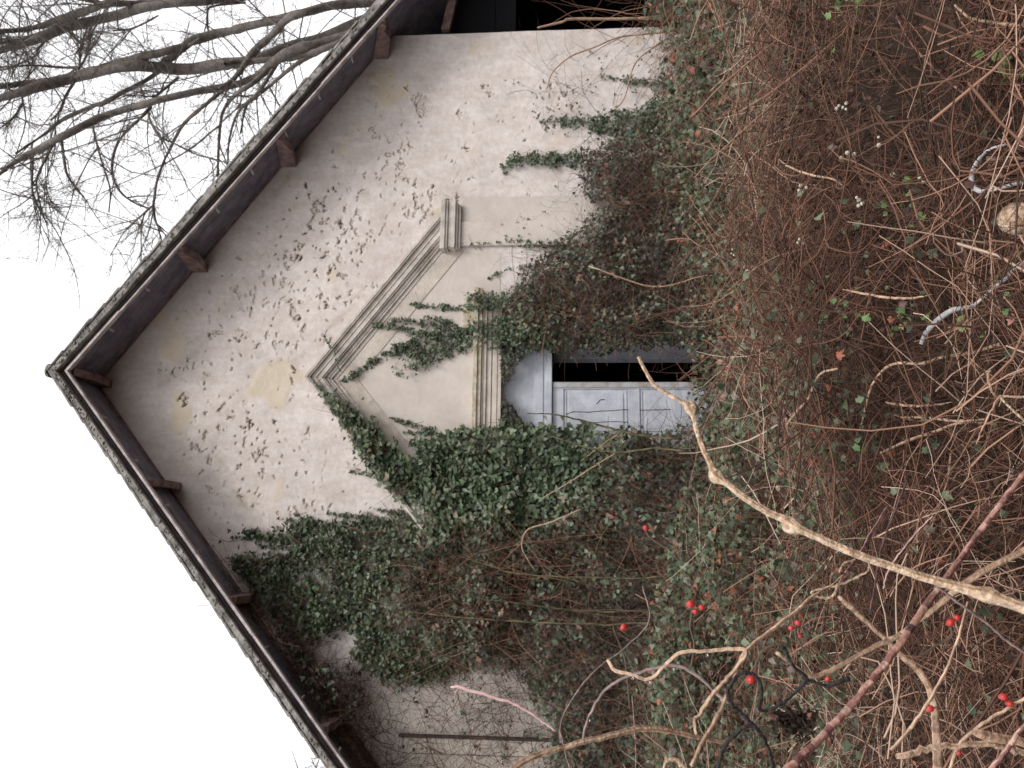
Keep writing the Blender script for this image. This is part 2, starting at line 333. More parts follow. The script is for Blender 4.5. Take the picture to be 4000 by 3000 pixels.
for (cx, cy, rx, ry) in [(600, 825, .20, .24), (560, 830, .12, .14), (830, 180, .22, .14), (850, 205, .12, .2), (372, 745, .16, .12), (385, 900, .2, .13)]:
    x, z = W(cx * 1.8083, cy * 1.8083); stamp(x, z, rx, ry, .3, -.003, patch, int(cx), .3)
patch[:] *= .85
for (cx, cy, rx, rz, r) in [(950, 455, .22, .14, .2), (1000, 470, .08, .05, 0), (690, 745, .2, .05, -.9), (640, 800, .12, .05, .3), (800, 990, .30, .04, .85), (850, 1060, .22, .04, .85), (730, 690, .3, .03, -.8), (790, 620, .3, .025, -.8),
                          (380, 640, .16, .035, -.7), (800, 165, .14, .04, -.7), (520, 1080, .3, .05, .8), (480, 1000, .2, .05, .7), (620, 390, .3, .05, -.7), (1190, 210, .12, .06, 0), (870, 385, .06, .1, .2), (915, 215, .05, .09, 0)]:
    x, z = W(cx * 1.8083, cy * 1.8083); stamp(x, z, rx, rz, r, 0, stain, int(cx * cy), .9)
stain *= .55
for k in range(420):
    fx, fy = crng.uniform(330, 1230), crng.uniform(150, 1120); x, z = W(fx * 1.8083, fy * 1.8083)
    if z > zw(x) - .25 or (abs(x - .05) < 2.0 and z < 4.45 - .8 * abs(x - .05)): continue
    stamp(x, z, crng.uniform(.010, .030), crng.uniform(.008, .014), crng.normal() * .5, .008, chip if k % 3 == 0 else stain, int(crng.integers(1e6)), .8, .004)
# fine horizontal craze lines: trowel cracks
for k in range(150):
    fx, fy = crng.uniform(330, 1150), crng.uniform(150, 1120); x, z = W(fx * 1.8083, fy * 1.8083)
    if z > zr(x) - .3: continue
    stamp(x, z, crng.uniform(.015, .05), .006, crng.normal() * 1.0, .004, stain, int(crng.integers(1e6)), .5, .002)
nX, nZ = X.shape
ok = (Z < np.where(X > 0, ZA + .075 - (SR - .036) * X, ZA + .075 + (SLF - .026) * X) + .02) & ~((X > DX0) & (X < DX1) & (Z < DZ))
Zc = Z.copy(); ii, jj = np.meshgrid(np.arange(nX - 1), np.arange(nZ - 1), indexing='ij'); fk = ok[:-1, :-1] & ok[1:, :-1] & ok[1:, 1:] & ok[:-1, 1:]
q = (ii * nZ + jj)[fk]; F = np.stack([q, q + 1, q + nZ + 1, q + nZ], -1)
used = np.zeros(nX * nZ, bool); used[F.ravel()] = True; remap = np.cumsum(used) - 1
V = np.stack([X, Yd, Zc], -1).reshape(-1, 3)[used]; F = remap[F]
mk('plaster_wall', V, F, M['wall'], house, smooth=True, attrs={'chip': chip.ravel()[used], 'patch': patch.ravel()[used], 'stain': stain.ravel()[used]})

# roof: soffit boards, pale fillet, stepped tiles
OV = -.66
def slope_part(sgn, k):
    s = SR if sgn > 0 else SLF; x1 = 5.6 * sgn
    L = lambda t: (t * x1, ZA - s * abs(t * x1))
    def slab(mb, xa_, xb_, y0, y1, b0, t0, b1, t1):
        """board between xa_ and xb_; bottom/top offsets above the verge line at the front (b0, t0) and back (b1, t1)"""
        f = lambda x, y, o: (x, y, ZA - s * abs(x) + o + lift(x) * min(1, max(0, (y - OV) / -OV)))
        mb.hexa([f(xa_, y0, b0), f(xb_, y0, b0), f(xb_, y0, t0), f(xa_, y0, t0), f(xa_, y1, b1), f(xb_, y1, b1), f(xb_, y1, t1), f(xa_, y1, t1)])
    for i in range(5):     # soffit boards running from ridge to eaves, each a little different
        y0 = OV + .05 + i * .165; y1 = y0 + .160 if i < 4 else 8.0; dz = random.uniform(0, .010); mb = MB()
        if i < 4: slab(mb, 0, x1, y0, y1, -dz, .03, -dz, .03)
        else: slab(mb, 0, x1, y0, y1, .002, .03, .002, .03)
        mb.build('soffit_board', M['soffit'], house)
    mb = MB(); n = 9
    for i in range(n):   # barge fillet built of slightly uneven lengths
        a, b = i / n, (i + 1) / n; (xa, za), (xb, zb) = L(a), L(b); w0 = random.uniform(.030, .042) * (1 if sgn < 0 else .85); d = random.uniform(-.006, .006)
        mb.prism([(xa, za - .030), (xb, zb - .030), (xb, zb - .030 + w0 * .95), (xa, za - .030 + w0)], OV + d, OV + .045)
    mb.build('barge_board', M['fillet'], house, .004)
    mb = MB(); slab(mb, 0, x1, OV + .03, 0, .031, .070, .031, .070); slab(mb, 0, x1, 0.0, 8.0, .031, .070, .031, .070)
    mb.build('batten', M['darkwood'], house)
    mb = MB(); nt_ = 26; tall = (.095 if sgn > 0 else .075)
    for i in range(nt_):   # tile courses, each stepping over the one below
        t0, t1 = i / nt_, (i + 1) / nt_ + .010; xa_, xb_ = t0 * x1, t1 * x1; th = tall + random.uniform(-.006, .010); yy = OV - .03 + random.uniform(-.008, .006); k = random.uniform(.004, .012)
        slab(mb, xa_, xb_, yy, 0, .071, .071 + th * .9, .071, .071 + th * .9); slab(mb, xa_, xb_, 0.003, 8.1, .071, .071 + th * .9, .071, .071 + th * .9)
    mb.build('roof_tiles', M['tile'], house, .008)
    mb = MB(); nt_ = 34
    for i in range(nt_):
        t0, t1 = (i + random.uniform(-.1, .1)) / nt_, (i + 1.25) / nt_; xa_, xb_ = max(0, t0) * x1, t1 * x1; yy = OV - .036 + random.uniform(-.010, .008); b0 = .072 + tall; h = random.uniform(.018, .032)
        f = lambda x, y, o: (x, y, ZA - s * abs(x) + o + lift(x) * min(1, max(0, (y - OV) / -OV)))
        tilt = .008
        for (ya, yb) in ((yy, 0.0), (0.004, 8.1)):
            mb.hexa([f(xa_, ya, b0 - .012), f(xb_, ya, b0 + tilt * .5), f(xb_, ya, b0 + tilt + h), f(xa_, ya, b0 + h * .6), f(xa_, yb, b0 - .012), f(xb_, yb, b0 + tilt * .5), f(xb_, yb, b0 + tilt + h), f(xa_, yb, b0 + h * .6)])
    mb.build('top_slates', M['tile'], house, .008)
slope_part(1, 0); slope_part(-1, 1)
# ridge caps
mb = MB()
for i in range(22):
    y0 = OV - .03 + i * .39; r = .075 + random.uniform(-.006, .006)
    for a in range(6):
        t0, t1 = math.pi * (a / 6), math.pi * ((a + 1) / 6)
        p = lambda t, rr: (rr * math.cos(t), ZA + .150 + rr * .62 * math.sin(t))
        mb.prism([p(t0, r), p(t1, r), p(t1, r - .025), p(t0, r - .025)], y0, y0 + .385)
mb.build('ridge_tile', M['moss_tile'], house, 0)
# moss tufts along the verge
def ico(bm, c, r, sub=1, sc=(1, 1, 1)):
    bmesh.ops.create_icosphere(bm, subdivisions=sub, radius=r, matrix=Matrix.Translation(c) @ Matrix.Diagonal((*sc, 1)))
def bmobj(name, bm, m, parent=None, smooth=True):
    me = bpy.data.meshes.new(name); bm.to_mesh(me); bm.free(); me.materials.append(m)
    if smooth: me.polygons.foreach_set('use_smooth', [True] * len(me.polygons))
    o = bpy.data.objects.new(name, me); COL.objects.link(o)
    if parent is not None: o.parent = parent
    return o
bm = bmesh.new()
for i in range(520):
    x = random.uniform(-4.6, 4.6); x = x if random.random() > .15 else random.uniform(-.3, .3)
    z = zr(x) + random.uniform(.075, .15 if x > 0 else .125); ico(bm, (x, OV - .04 + random.uniform(-.01, .02), z), random.uniform(.005, .012), 1, (1.8, .5, .6))
for v in bm.verts: v.co += Vector([random.uniform(-.005, .005) for _ in range(3)])
bmobj('moss', bm, M['moss_tile'], house)['kind'] = 'stuff'
# purlin ends
for (px, py, wd) in [(1524, 215, .10), (1150, 640, .085), (790, 1050, .085), (416, 1476, .08), (723, 1900, .075), (1060, 2330, .075), (1450, 2800, .075)]:
    x, z = W(px, py); mid = abs(x) < .2
    if mid: x = 0.0
    mb = MB(); zt = zw(x) - (.05 if mid else .004); zf = zr(x) - (.05 if mid else .004); sg = SR if x > 0 else -SLF
    lo = zt - (.12 if mid else .145)
    prof = [(.02, lo), (-.36, lo + (zf - zt) * .5), (-.48, (lo + zf) / 2 - .035), (-.57, zf - .045), (-.60, zf - .02), (-.60, zf), (.02, zt)]; n = len(prof)
    for sx_ in (x - wd / 2, x + wd / 2):
        for i, (yy, h) in enumerate(prof): mb.v.append((sx_, yy, h - (sg * (sx_ - x) if i >= 5 and not mid else 0)))
    mb.f.append(list(range(n))); mb.f.append(list(range(n, 2 * n))[::-1])
    for i in range(n): mb.f.append([i, (i + 1) % n, n + (i + 1) % n, n + i])
    mb.build('purlin_end', M['redwood'], house, .004)
# red-brown wall plate strip under the soffit along the wall
for sgn, s in ((1, SR), (-1, SLF)):
    mb = MB(); x1 = XR if sgn > 0 else XL
    mb.prism([(.0, zw(0) - .03), (x1, zw(x1) - .03), (x1, zw(x1) - .006), (0, zw(0) - .006)], -.035, -.016)
    mb.build('wall_plate', M['redwood'], house)
    for k in range(9):    # lath ends poking out between fillet and boards
        mb = MB(); x = (.45 + k * .43) * sgn; z = zr(x)
        mb.hexa([(x - .012, OV + .06, z - .030), (x + .012, OV + .06, z - .030), (x + .012, OV + .06, z - .018), (x - .012, OV + .06, z - .018), (x - .012, OV + .15, z - .022), (x + .012, OV + .15, z - .022), (x + .012, OV + .15, z - .010), (x - .012, OV + .15, z - .010)])
        mb.build('lath_end', M['fillet'], house)

# pediment
xa, za = .05, 4.33; SPR, SPL = .765, .83
def rake(sgn, d0, d1, y, xe, mb, y1=.0):
    s = SPR if sgn > 0 else SPL; x1 = xa + sgn * xe; f = lambda x, d: za - s * abs(x - xa) - d
    mb.prism([(xa, za - d0), (x1, f(x1, d0)), (x1, f(x1, d1)), (xa, za - d1)], y, y1)
for sgn, xe in ((1, 1.80), (-1, 1.80)):
    mb = MB()
    for (d0, d1, y) in [(0, .035, -.150), (.035, .055, -.140), (.055, .115, -.110), (.115, .175, -.100), (.175, .195, -.085), (.195, .235, -.055), (.235, .262, -.045), (.262, .31, -.022)]:
        rake(sgn, d0, d1, y, xe - (0 if d0 < .09 else d0 * .5), mb, .02)
    mb.build('raking_cornice', M['cornice'], house, .003)
mb = MB()
for sgn in (1, -1): rake(sgn, .31, .53, -.012, 1.42, mb, .02)
mb.build('raking_frieze', M['plaster2'], house)
mb = MB(); s1 = 1.40; mb.prism([(xa, za - .53), (xa + s1, za - .53 - SPR * s1), (xa + s1, 2.3), (xa - s1, 2.3), (xa - s1, za - .53 - SPL * s1)], -.004, .02)
mb.build('tympanum', M['tymp'], house)
# pilasters and their capitals
for sgn in (1, -1):
    mx = lambda a: xa + sgn * (a - xa)
    B = lambda mb, a, b, y0, y1, z0, z1: mb.box(min(mx(a), mx(b)), max(mx(a), mx(b)), y0, y1, z0, z1)
    zc = 0 if sgn > 0 else -.10
    mb = MB(); B(mb, 1.52, 1.80, -.045, .0, -1, 2.735 + zc); B(mb, 1.803, 2.09, -.022, .0, -1, 2.735 + zc); mb.build('pilaster', M['tymp'], house, .003)
    mb = MB()
    for (a, b, y, z0, z1) in [(1.45, 2.02, -.16, 2.895, 2.945), (1.46, 2.01, -.145, 2.87, 2.895), (1.48, 2.0, -.125, 2.835, 2.87), (1.47, 2.01, -.130, 2.79, 2.835), (1.48, 2.0, -.10, 2.765, 2.79), (1.49, 1.98, -.075, 2.736, 2.765)]:
        B(mb, a, b, y, .0, z0 + zc, z1 + zc)
    mb.build('capital', M['cornice'], house, .004)
# door lintel
mb = MB(); lx0, lx1 = -.80, .98
for (z0, z1, y) in [(2.515, 2.56, -.13), (2.475, 2.515, -.11)]: mb.box(lx0 - .04, lx1 + .04, y, -.006, z0, z1)
mb.build('lintel_ledge', M['ochre'], house, .005)
mb = MB()
for (z0, z1, y) in [(2.455, 2.474, -.085), (2.425, 2.454, -.080), (2.372, 2.424, -.060), (2.362, 2.372, -.035), (2.312, 2.362, -.058), (2.27, 2.311, -.050)]: mb.box(lx0, lx1, y, -.006 if z0 > DZ else .0, z0, z1)
mb.build('lintel', M['plaster2'], house, .003)
mb = MB(); mb.box(.60, .93, -.035, -.006, 2.562, 2.69); mb.build('lintel_block', M['ochre'], house, .003)
# jambs
mb = MB(); mb.box(DX0 - .16, DX0, -.03, .0, -1, 2.268); mb.box(DX1, DX1 + .16, -.03, .0, -1, 2.268); mb.build('door_surround', M['plaster2'], house, .004)
# door: head panel, frame, two leaves
mb = MB(); mb.box(DX0, DX1, .10, .14, 1.93, DZ); mb.build('transom_panel', M['grey'], house)
mb = MB()
for (z0, z1, y) in [(1.745, 1.80, .055), (1.80, 1.835, .075), (1.835, 1.895, .065), (1.895, 1.93, .08)]: mb.box(DX0, DX1, y, .15, z0, z1)
mb.box(DX0, DX0 + .045, .05, .15, -1, 1.744); mb.box(DX1 - .045, DX1, .05, .15, -1, 1.744)
mb.build('door_frame', M['grey'], house, .004)
def leaf(wd, m_edge):
    """leaf with its hinge at x=0, width to +x, closing edge at +x"""
    r = empty('door_leaf', '', ''); del r['label']; del r['category']; r.parent = house
    mb = MB(); zt = 1.738; zb = -.45
    mb.box(0, .085, 0, .045, zb, zt); mb.box(wd - .075, wd, 0, .045, zb, zt); mb.box(.085, wd - .075, .001, .044, 1.62, zt)
    mb.box(.085, wd - .075, .001, .044, .83, .95); mb.box(.085, wd - .075, .001, .044, zb, -.2)
    mb.build('stile', M['grey'], r, .004)
    for (z0, z1) in ((.95, 1.62), (-.2, .83)):
        mb = MB(); mb.box(.085, wd - .075, .018, .034, z0, z1); mb.box(.135, wd - .125, .008, .018, z0 + .05, z1 - .05)
        mb.box(.100, wd - .09, .010, .018, z0 + .012, z0 + .028); mb.box(.100, wd - .09, .010, .018, z1 - .028, z1 - .012)
        mb.build('door_panel', M['grey'], r, .006)
    mb = MB(); mb.box(wd - .062, wd - .004, -.018, -.001, zb, zt); mb.build('meeting_strip', m_edge, r, .004)
    return r
l1 = leaf(.655, M['greyworn']); l1.location = (DX0 + .047, .10, 0)
l2 = leaf(.63, M['grey']); l2.location = (DX1 - .047, .145, 0); l2.rotation_euler = (0, 0, math.pi - math.radians(60))
# cracks in the door paint : raised splits
mb = MB()
def crack(pts, y, w=.004):
    for (a, b) in zip(pts[:-1], pts[1:]):
        dx, dz = b[0] - a[0], b[1] - a[1]; l = math.hypot(dx, dz) + 1e-6; nx_, nz_ = -dz / l * w, dx / l * w
        mb.prism([(a[0] - nx_, a[1] - nz_), (b[0] - nx_, b[1] - nz_), (b[0] + nx_, b[1] + nz_), (a[0] + nx_, a[1] + nz_)], y, y + .003)
wp = lambda *p: [W(x, y, .105) for x, y in p]
crack(wp((2210, 1618), (2240, 1608), (2300, 1610), (2340, 1606), (2390, 1604), (2440, 1600), (2480, 1603), (2560, 1601), (2620, 1600)), .104, .0035)
crack(wp((2270, 1650), (2330, 1650), (2400, 1646), (2470, 1650)), .104, .003)
crack(wp((2330, 1578), (2345, 1562), (2362, 1560)), .104, .004)
mb.build('paint_crack', M['darkwood'], l1); bpy.data.objects['paint_crack'].location = (-l1.location.x, -l1.location.y, 0)
# dark room behind
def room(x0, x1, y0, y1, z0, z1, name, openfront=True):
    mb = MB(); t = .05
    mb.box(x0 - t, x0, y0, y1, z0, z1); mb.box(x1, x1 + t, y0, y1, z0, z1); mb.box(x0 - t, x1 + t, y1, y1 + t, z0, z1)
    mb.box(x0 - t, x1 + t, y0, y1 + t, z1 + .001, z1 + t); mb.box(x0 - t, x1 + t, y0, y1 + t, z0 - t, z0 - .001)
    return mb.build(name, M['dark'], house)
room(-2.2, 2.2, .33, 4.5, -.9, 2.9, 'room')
room(XR + .02, 7.4, .30, 7.6, -.9, 2.45, 'side_bay')  # recess made deep and near-black so shape and colour carry the shade
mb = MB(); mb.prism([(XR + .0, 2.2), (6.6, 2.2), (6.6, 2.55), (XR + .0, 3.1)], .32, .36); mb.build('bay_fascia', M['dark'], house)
mb = MB(); mb.box(XL - .02, XL + .05, .33, 7.8, -1, zr(XL) - .03); mb.build('side_wall', M['tymp'], house); mb = MB(); mb.box(XR - .05, XR - .006, .33, 7.8, -1, zr(XR) - .03); mb.build('side_wall', M['tymp'], house)
# pale strut under the side eaves
x0, z0 = W(1745, 118, .1); x1, z1 = W(1800, -60, .1)
mb = MB(); mb.prism([(x0 - .02, z0 + .06), (x1, z1 + .1), (x1, z1 - .0), (x0 - .02, z0 - .04)], .05, .12); mb.build('strut', M['redwood'], house, .004)
# dark vertical joint and boarding by the left corner
mb = MB()
for k in range(4):
    x = -4.12 + k * .172; mb.box(x, x + .166, -.028, -.004, -1, 3.15)
mb.build('corner_boarding', M['plaster2'], house, .004)
mb = MB(); mb.box(-3.462, -3.436, -.05, -.002, -1, 3.2); mb.build('drain_strip', M['darkwood'], house, .003)

# ------------------------------------------------------------------ vegetation on the wall
def wall_leaves(polys, dens, size, off, tint, seed_up=.8, shape='ivy'):
    parts = []
    size = (size[0] * .80, size[1] * .86); dens *= 1.3
    for poly in polys:
        pw = polyW(poly); n = max(6, int(area(pw) * dens)); p = inpoly(pw, n); big = area(pw) > .25
        if big: p = p + rng.normal(size=p.shape) * (.05 * (rng.random((n, 1)) < .35)); kk = rng.random(n) < 1.9 * vnoise(p[:, 0] + 33, p[:, 1] + 33, 7.0, 77) + .25; p = p[kk]; n = len(p)
        p = p[p[:, 1] < np.where(p[:, 0] > 0, ZA - SR * p[:, 0], ZA + SLF * p[:, 0]) - .03]; n = len(p)
        k = vnoise(p[:, 0] + 20, p[:, 1] + 20, 5.0, 12)
        o = off[0] + (off[1] - off[0]) * rng.random(n) * (.35 + .9 * k)
        P = L2W(np.stack([p[:, 0], -o, p[:, 1]], -1))
        Nn = -EY[None] * 1.0 + np.array([0, 0, .55]) + seed_up * .55 * rng.normal(size=(n, 3))
        t = np.clip(tint[0] + (tint[1] - tint[0]) * rng.random(n) ** 1.3 * (.55 + .8 * k), 0, 1)
        s = size[0] + (size[1] - size[0]) * rng.random(n)
        parts.append(leaves(P, Nn, s, t, shape))
    return join(parts)
def wall_stems(polys, dens, ln, off, rad, tint, ang=0., spread=.5, K=8, bow=.25):
    Ps = []; Rs = []; Ts = []
    for poly in polys:
        pw = polyW(poly); n = max(3, int(area(pw) * dens)); p = inpoly(pw, n)
        a = ang + spread * rng.normal(size=n); o = off[0] + (off[1] - off[0]) * rng.random(n)
        L = ln[0] + (ln[1] - ln[0]) * rng.random(n); d = np.stack([np.sin(a), .25 * rng.normal(size=n), np.cos(a)], -1)
        d = norm(d); cur = np.stack([p[:, 0], -o, p[:, 1]], -1) - d * L[:, None] / 2; c = bow * rng.normal(size=(n, 3)) * np.array([1, .4, .6])
        pts = [cur.copy()]
        for k in range(K - 1):
            d = norm(d + c / (K - 1) * 2 + .10 * rng.normal(size=(n, 3))); cur = cur + d * (L / (K - 1))[:, None]; cur[:, 1] = np.minimum(cur[:, 1], -.004); cur[:, 2] = np.minimum(cur[:, 2], ZA - np.where(cur[:, 0] > 0, SR, SLF) * np.abs(cur[:, 0]) - .02); pts.append(cur.copy())
        Ps.append(L2W(np.stack(pts, 1))); r = (rad[0] + (rad[1] - rad[0]) * rng.random(n) ** 2)[:, None] * np.linspace(1, .45, K)[None]; Rs.append(r)
        Ts.append(np.repeat(tint[0] + (tint[1] - tint[0]) * rng.random(n), (K - 1) * 3))
    V, F = tubes(np.concatenate(Ps), np.concatenate(Rs), 3); return V, F, np.concatenate(Ts)
def plant(name, label, cat, polys, ldens, size, off, ltint, sdens=0, sl=(.15, .5), srad=(.0015, .004), stint=(.1, .6), lmat='ivy', ang=0., spread=.5, shape='ivy', soff=None, group=None, bow=.25):
    c = np.mean([W(*(np.array(p) * 1.8083)) for p in polys[0]], axis=0)
    base = O + c[0] * EX; base[2] = c[1]
    e = empty(name, label, cat, tuple(base), 0, group)
    if ldens:
        V, F, T = wall_leaves(polys, ldens, size, off, ltint, shape=shape); mk('leaves', V - base, F, M[lmat], e, T)['kind'] = 'stuff'
    if sdens:
        V, F, T = wall_stems(polys, sdens, sl, soff or off, srad, stint, ang, spread, bow=bow); mk('stems', V - base, F, M['dry'], e, T, smooth=True)['kind'] = 'stuff'
    return e
def spray(path, w0, w1, n=None):
    """ribbon polygon along a path with widths, for trailing ivy"""
    p = np.array(path, float); q = resample(np.c_[p, np.zeros(len(p))], 14)[:, :2]; t = np.gradient(q, axis=0); t /= np.linalg.norm(t, axis=1)[:, None]; nn = np.stack([-t[:, 1], t[:, 0]], 1)
    ww = np.linspace(w0, w1, 14)[:, None] * (1 + .5 * np.sin(np.arange(14) * 2.1 + p[0, 0]))[:, None]
    return [tuple(a) for a in q + nn * ww] + [tuple(a) for a in (q - nn * ww)[::-1]]
# polygons, in the photograph's 2212-px copy
IV_G = [[(520, 1152), (545, 1143), (560, 1150), (620, 1156), (628, 1128), (650, 1134), (720, 1130), (800, 1122), (870, 1115), (930, 1112), (1000, 1150), (1090, 1160), (1180, 1130), (1260, 1090), (1330, 1130), (1260, 1230), (1180, 1300), (1100, 1330), (1060, 1400), (1040, 1440), (950, 1470), (870, 1480), (800, 1450), (760, 1415), (775, 1372), (740, 1358), (690, 1375), (640, 1385), (600, 1330), (560, 1290), (515, 1262), (490, 1225), (505, 1200), (600, 1197), (650, 1188), (640, 1172), (560, 1166)]]
plant('climbing_ivy', 'broad dark green ivy sheet climbing the gable beneath the left roof slope', 'ivy', IV_G, 2300, (.035, .062), (.01, .16), (.05, .80), 120, (.2, .6), (.0015, .004), (.1, .7))
IV_D = [[(930, 1112), (900, 1092), (880, 1092), (845, 1060), (800, 1010), (770, 960), (742, 910), (715, 880), (700, 853), (725, 858), (755, 872), (790, 905), (830, 945), (880, 990), (905, 985), (890, 955), (940, 948), (1000, 925), (1060, 930), (1090, 915), (1180, 925), (1270, 925), (1300, 940), (1400, 945), (1400, 1000), (1300, 1050), (1270, 1095), (1180, 1140), (1080, 1165), (1000, 1160)], [(925, 1100), (1100, 1060), (1110, 1290), (940, 1300), (930, 1200)]]
plant('climbing_ivy', 'group of short ivy tips creeping up from the left ivy sheet towards the ridge', 'ivy', [spray(p, 2.5, 8) for p in ([(600, 1120), (650, 1128), (720, 1138)], [(500, 1160), (560, 1163), (640, 1170)], [(560, 1180), (600, 1182), (660, 1185)], [(700, 1108), (760, 1115), (820, 1125)], [(800, 1100), (850, 1108), (900, 1115)], [(480, 1208), (530, 1212), (600, 1212)], [(630, 1105), (650, 1118), (690, 1128)])], 2100, (.026, .044), (.008, .07), (.15, .85), 60, (.1, .3))
plant('climbing_ivy', 'thick glossy ivy left of the grey door, lying along the left pediment cornice', 'ivy', IV_D, 2000, (.045, .078), (.05, .30), (.15, .95), 60, (.15, .5), (.0015, .004), (.1, .7))
IV_C = [[(700, 853), (690, 835), (680, 820), (700, 838), (730, 865), (760, 900), (800, 950), (840, 1000), (880, 1050), (860, 1060), (800, 1000), (750, 930)]]
plant('climbing_ivy', 'narrow ivy fringe on the outer edge of the pediment from its peak down leftwards', 'ivy', IV_C, 1300, (.03, .055), (.12, .2), (.1, .8), 60, (.1, .3))
IV_M = [[(840, 815), (868, 800), (905, 785), (880, 768), (850, 772), (845, 760), (885, 735), (930, 715), (960, 712), (1000, 715), (1040, 695), (1100, 690), (1200, 695), (1205, 762), (1110, 752), (1050, 748), (1000, 757), (940, 785), (900, 800), (860, 812)],
        spray([(805, 705), (850, 708), (900, 722), (950, 730)], 4, 9), spray([(845, 692), (900, 698), (955, 708), (1010, 720)], 3, 8), spray([(690, 835), (740, 825), (790, 795), (840, 762), (900, 740)], 3, 10), spray([(915, 690), (950, 692), (980, 702)], 3, 4), spray([(870, 785), (885, 770), (905, 760)], 3, 4)]
plant('climbing_ivy', 'feathery ivy spray fanning across the middle of the pediment panel and lintel', 'ivy', IV_M, 2300, (.03, .05), (.01, .10), (.1, .8), 60, (.1, .3))
plant('climbing_ivy', 'thin horizontal-looking ivy strand just right of the feathery pediment spray', 'ivy', [spray([(885, 660), (930, 663), (990, 667), (1040, 670), (1110, 668)], 3, 10), spray([(1008, 650), (1050, 652), (1110, 655)], 5, 10)], 2300, (.026, .045), (.008, .07), (.1, .8), 40, (.1, .3))
plant('climbing_ivy', 'band of ivy crossing over the door lintel and joining the growth right of the door', 'ivy', [[(1015, 702), (1100, 690), (1200, 692), (1215, 762), (1110, 754), (1020, 746)], spray([(1015, 652), (1060, 654), (1140, 655)], 7, 14), spray([(1010, 671), (1060, 671), (1140, 668)], 6, 12)], 2100, (.03, .05), (.11, .25), (.1, .85), 80, (.1, .3))
plant('climbing_ivy', 'small toothed ivy sprig near the left edge of the pediment panel', 'ivy', [spray([(840, 902), (870, 912), (900, 922), (950, 940)], 3, 9), spray([(870, 935), (900, 938), (950, 940)], 3, 5), spray([(885, 958), (930, 960), (1000, 955)], 4, 12)], 2200, (.026, .042), (.01, .07), (.1, .7), 30, (.1, .3))
plant('climbing_ivy', 'tiny ivy tendril hanging over the pediment cornice right of its peak', 'ivy', [spray([(705, 727), (722, 755), (735, 785), (742, 812)], 2.5, 4)], 1700, (.024, .036), (.14, .17), (.2, .8), 30, (.08, .2), soff=(.14, .16))
plant('climbing_ivy', 'tiny ivy sprig left of the pediment on bare plaster', 'ivy', [spray([(757, 1018), (790, 1026), (830, 1042), (870, 1065)], 2.5, 6)], 2200, (.024, .04), (.008, .05), (.2, .8), 30, (.08, .2))
plant('climbing_ivy', 'ivy strand with a bushy tip running up the right pilaster edge', 'ivy', [spray([(1085, 516), (1110, 525), (1140, 530), (1190, 530), (1235, 535)], 5, 9), spray([(995, 530), (1040, 530), (1085, 528)], 1.2, 2)], 2300, (.026, .045), (.008, .08), (.15, .9), 40, (.1, .3))
plant('climbing_ivy', 'small ivy wisp on the pediment panel beside the right pilaster', 'ivy', [spray([(1052, 606), (1080, 588), (1120, 578), (1170, 575)], 2.2, 5)], 2000, (.022, .036), (.006, .04), (.2, .8), 30, (.08, .2))
plant('climbing_ivy', 'detached bushy ivy tuft on bare plaster between the right pilaster and the forked strand', 'ivy', [spray([(1083, 370), (1105, 355), (1140, 347), (1190, 350), (1255, 345)], 10, 15)], 2200, (.028, .05), (.008, .10), (.15, .9), 40, (.1, .3))
plant('climbing_ivy', 'long forked ivy strand standing tall on the plaster right of the door', 'ivy', [spray([(1165, 262), (1210, 265), (1260, 266), (1330, 260), (1400, 250), (1480, 235), (1540, 240)], 4, 27), spray([(1270, 280), (1360, 288), (1420, 272), (1500, 270)], 6, 20), spray([(1315, 318), (1370, 305), (1430, 300), (1500, 290)], 10, 20)], 2300, (.028, .05), (.008, .12), (.1, .9), 60, (.1, .4))
plant('climbing_ivy', 'slender ivy strand nearest the right corner of the wall', 'ivy', [spray([(1295, 167), (1345, 175), (1400, 182), (1460, 186), (1560, 195)], 3.5, 15)], 2000, (.026, .044), (.008, .08), (.1, .8), 60, (.1, .4))
# dull brown-green growth right of the door
HD = [[(1250, 350), (1275, 345), (1330, 335), (1390, 320), (1440, 330), (1500, 295), (1560, 300), (1640, 250), (1640, 760), (1540, 745), (1440, 752), (1300, 772), (1215, 765), (1185, 752), (1150, 738), (1108, 700), (1100, 660), (1125, 620), (1150, 585), (1200, 548), (1235, 520), (1262, 500), (1300, 470), (1268, 440), (1250, 400)]]
plant('overgrown_climber', 'tangled brown and green climber bulging from the wall right of the grey door', 'climber', HD, 2300, (.026, .055), (.02, .5), (.0, .97), 900, (.15, .55), (.0012, .0035), (.05, .75), lmat='oldivy', spread=1.0, bow=.6)
HD2 = [[(1108, 700), (1130, 640), (1190, 600), (1230, 640), (1200, 755), (1120, 745)], [(1185, 752), (1330, 700), (1440, 700), (1540, 690), (1540, 742), (1430, 745), (1300, 765)]]
plant('climbing_ivy', 'ivy fringe trailing over the right edge of the door opening', 'ivy', HD2, 1300, (.03, .055), (.12, .42), (.05, .85), 160, (.1, .4), (.001, .003), (.1, .6), bow=.5)
SP = [[(1060, 500), (1240, 380), (1290, 470), (1230, 530), (1100, 600)], [(1090, 180), (1300, 90), (1520, 60), (1540, 230), (1300, 330), (1180, 300)]]
plant('dry_vine', 'fine leafless brown vines spread over the plaster at the right corner', 'vine', SP, 60, (.02, .035), (.01, .1), (.3, 1), 42, (.3, 1.1), (.001, .0028), (.1, .5), lmat='oldivy', spread=.8, soff=(.004, .06), bow=.9)
CR_ = [[(1230, 30), (1530, 0), (1600, 0), (1600, 130), (1500, 115), (1400, 70), (1250, 60)]]
plant('dry_vine', 'leafless tan vines arching in front of the dark opening beyond the wall corner', 'vine', CR_, 0, (.02, .03), (.05, .3), (0, 1), 95, (.4, 1.6), (.002, .005), (.4, .85), spread=.35, soff=(.05, .4), bow=.7)
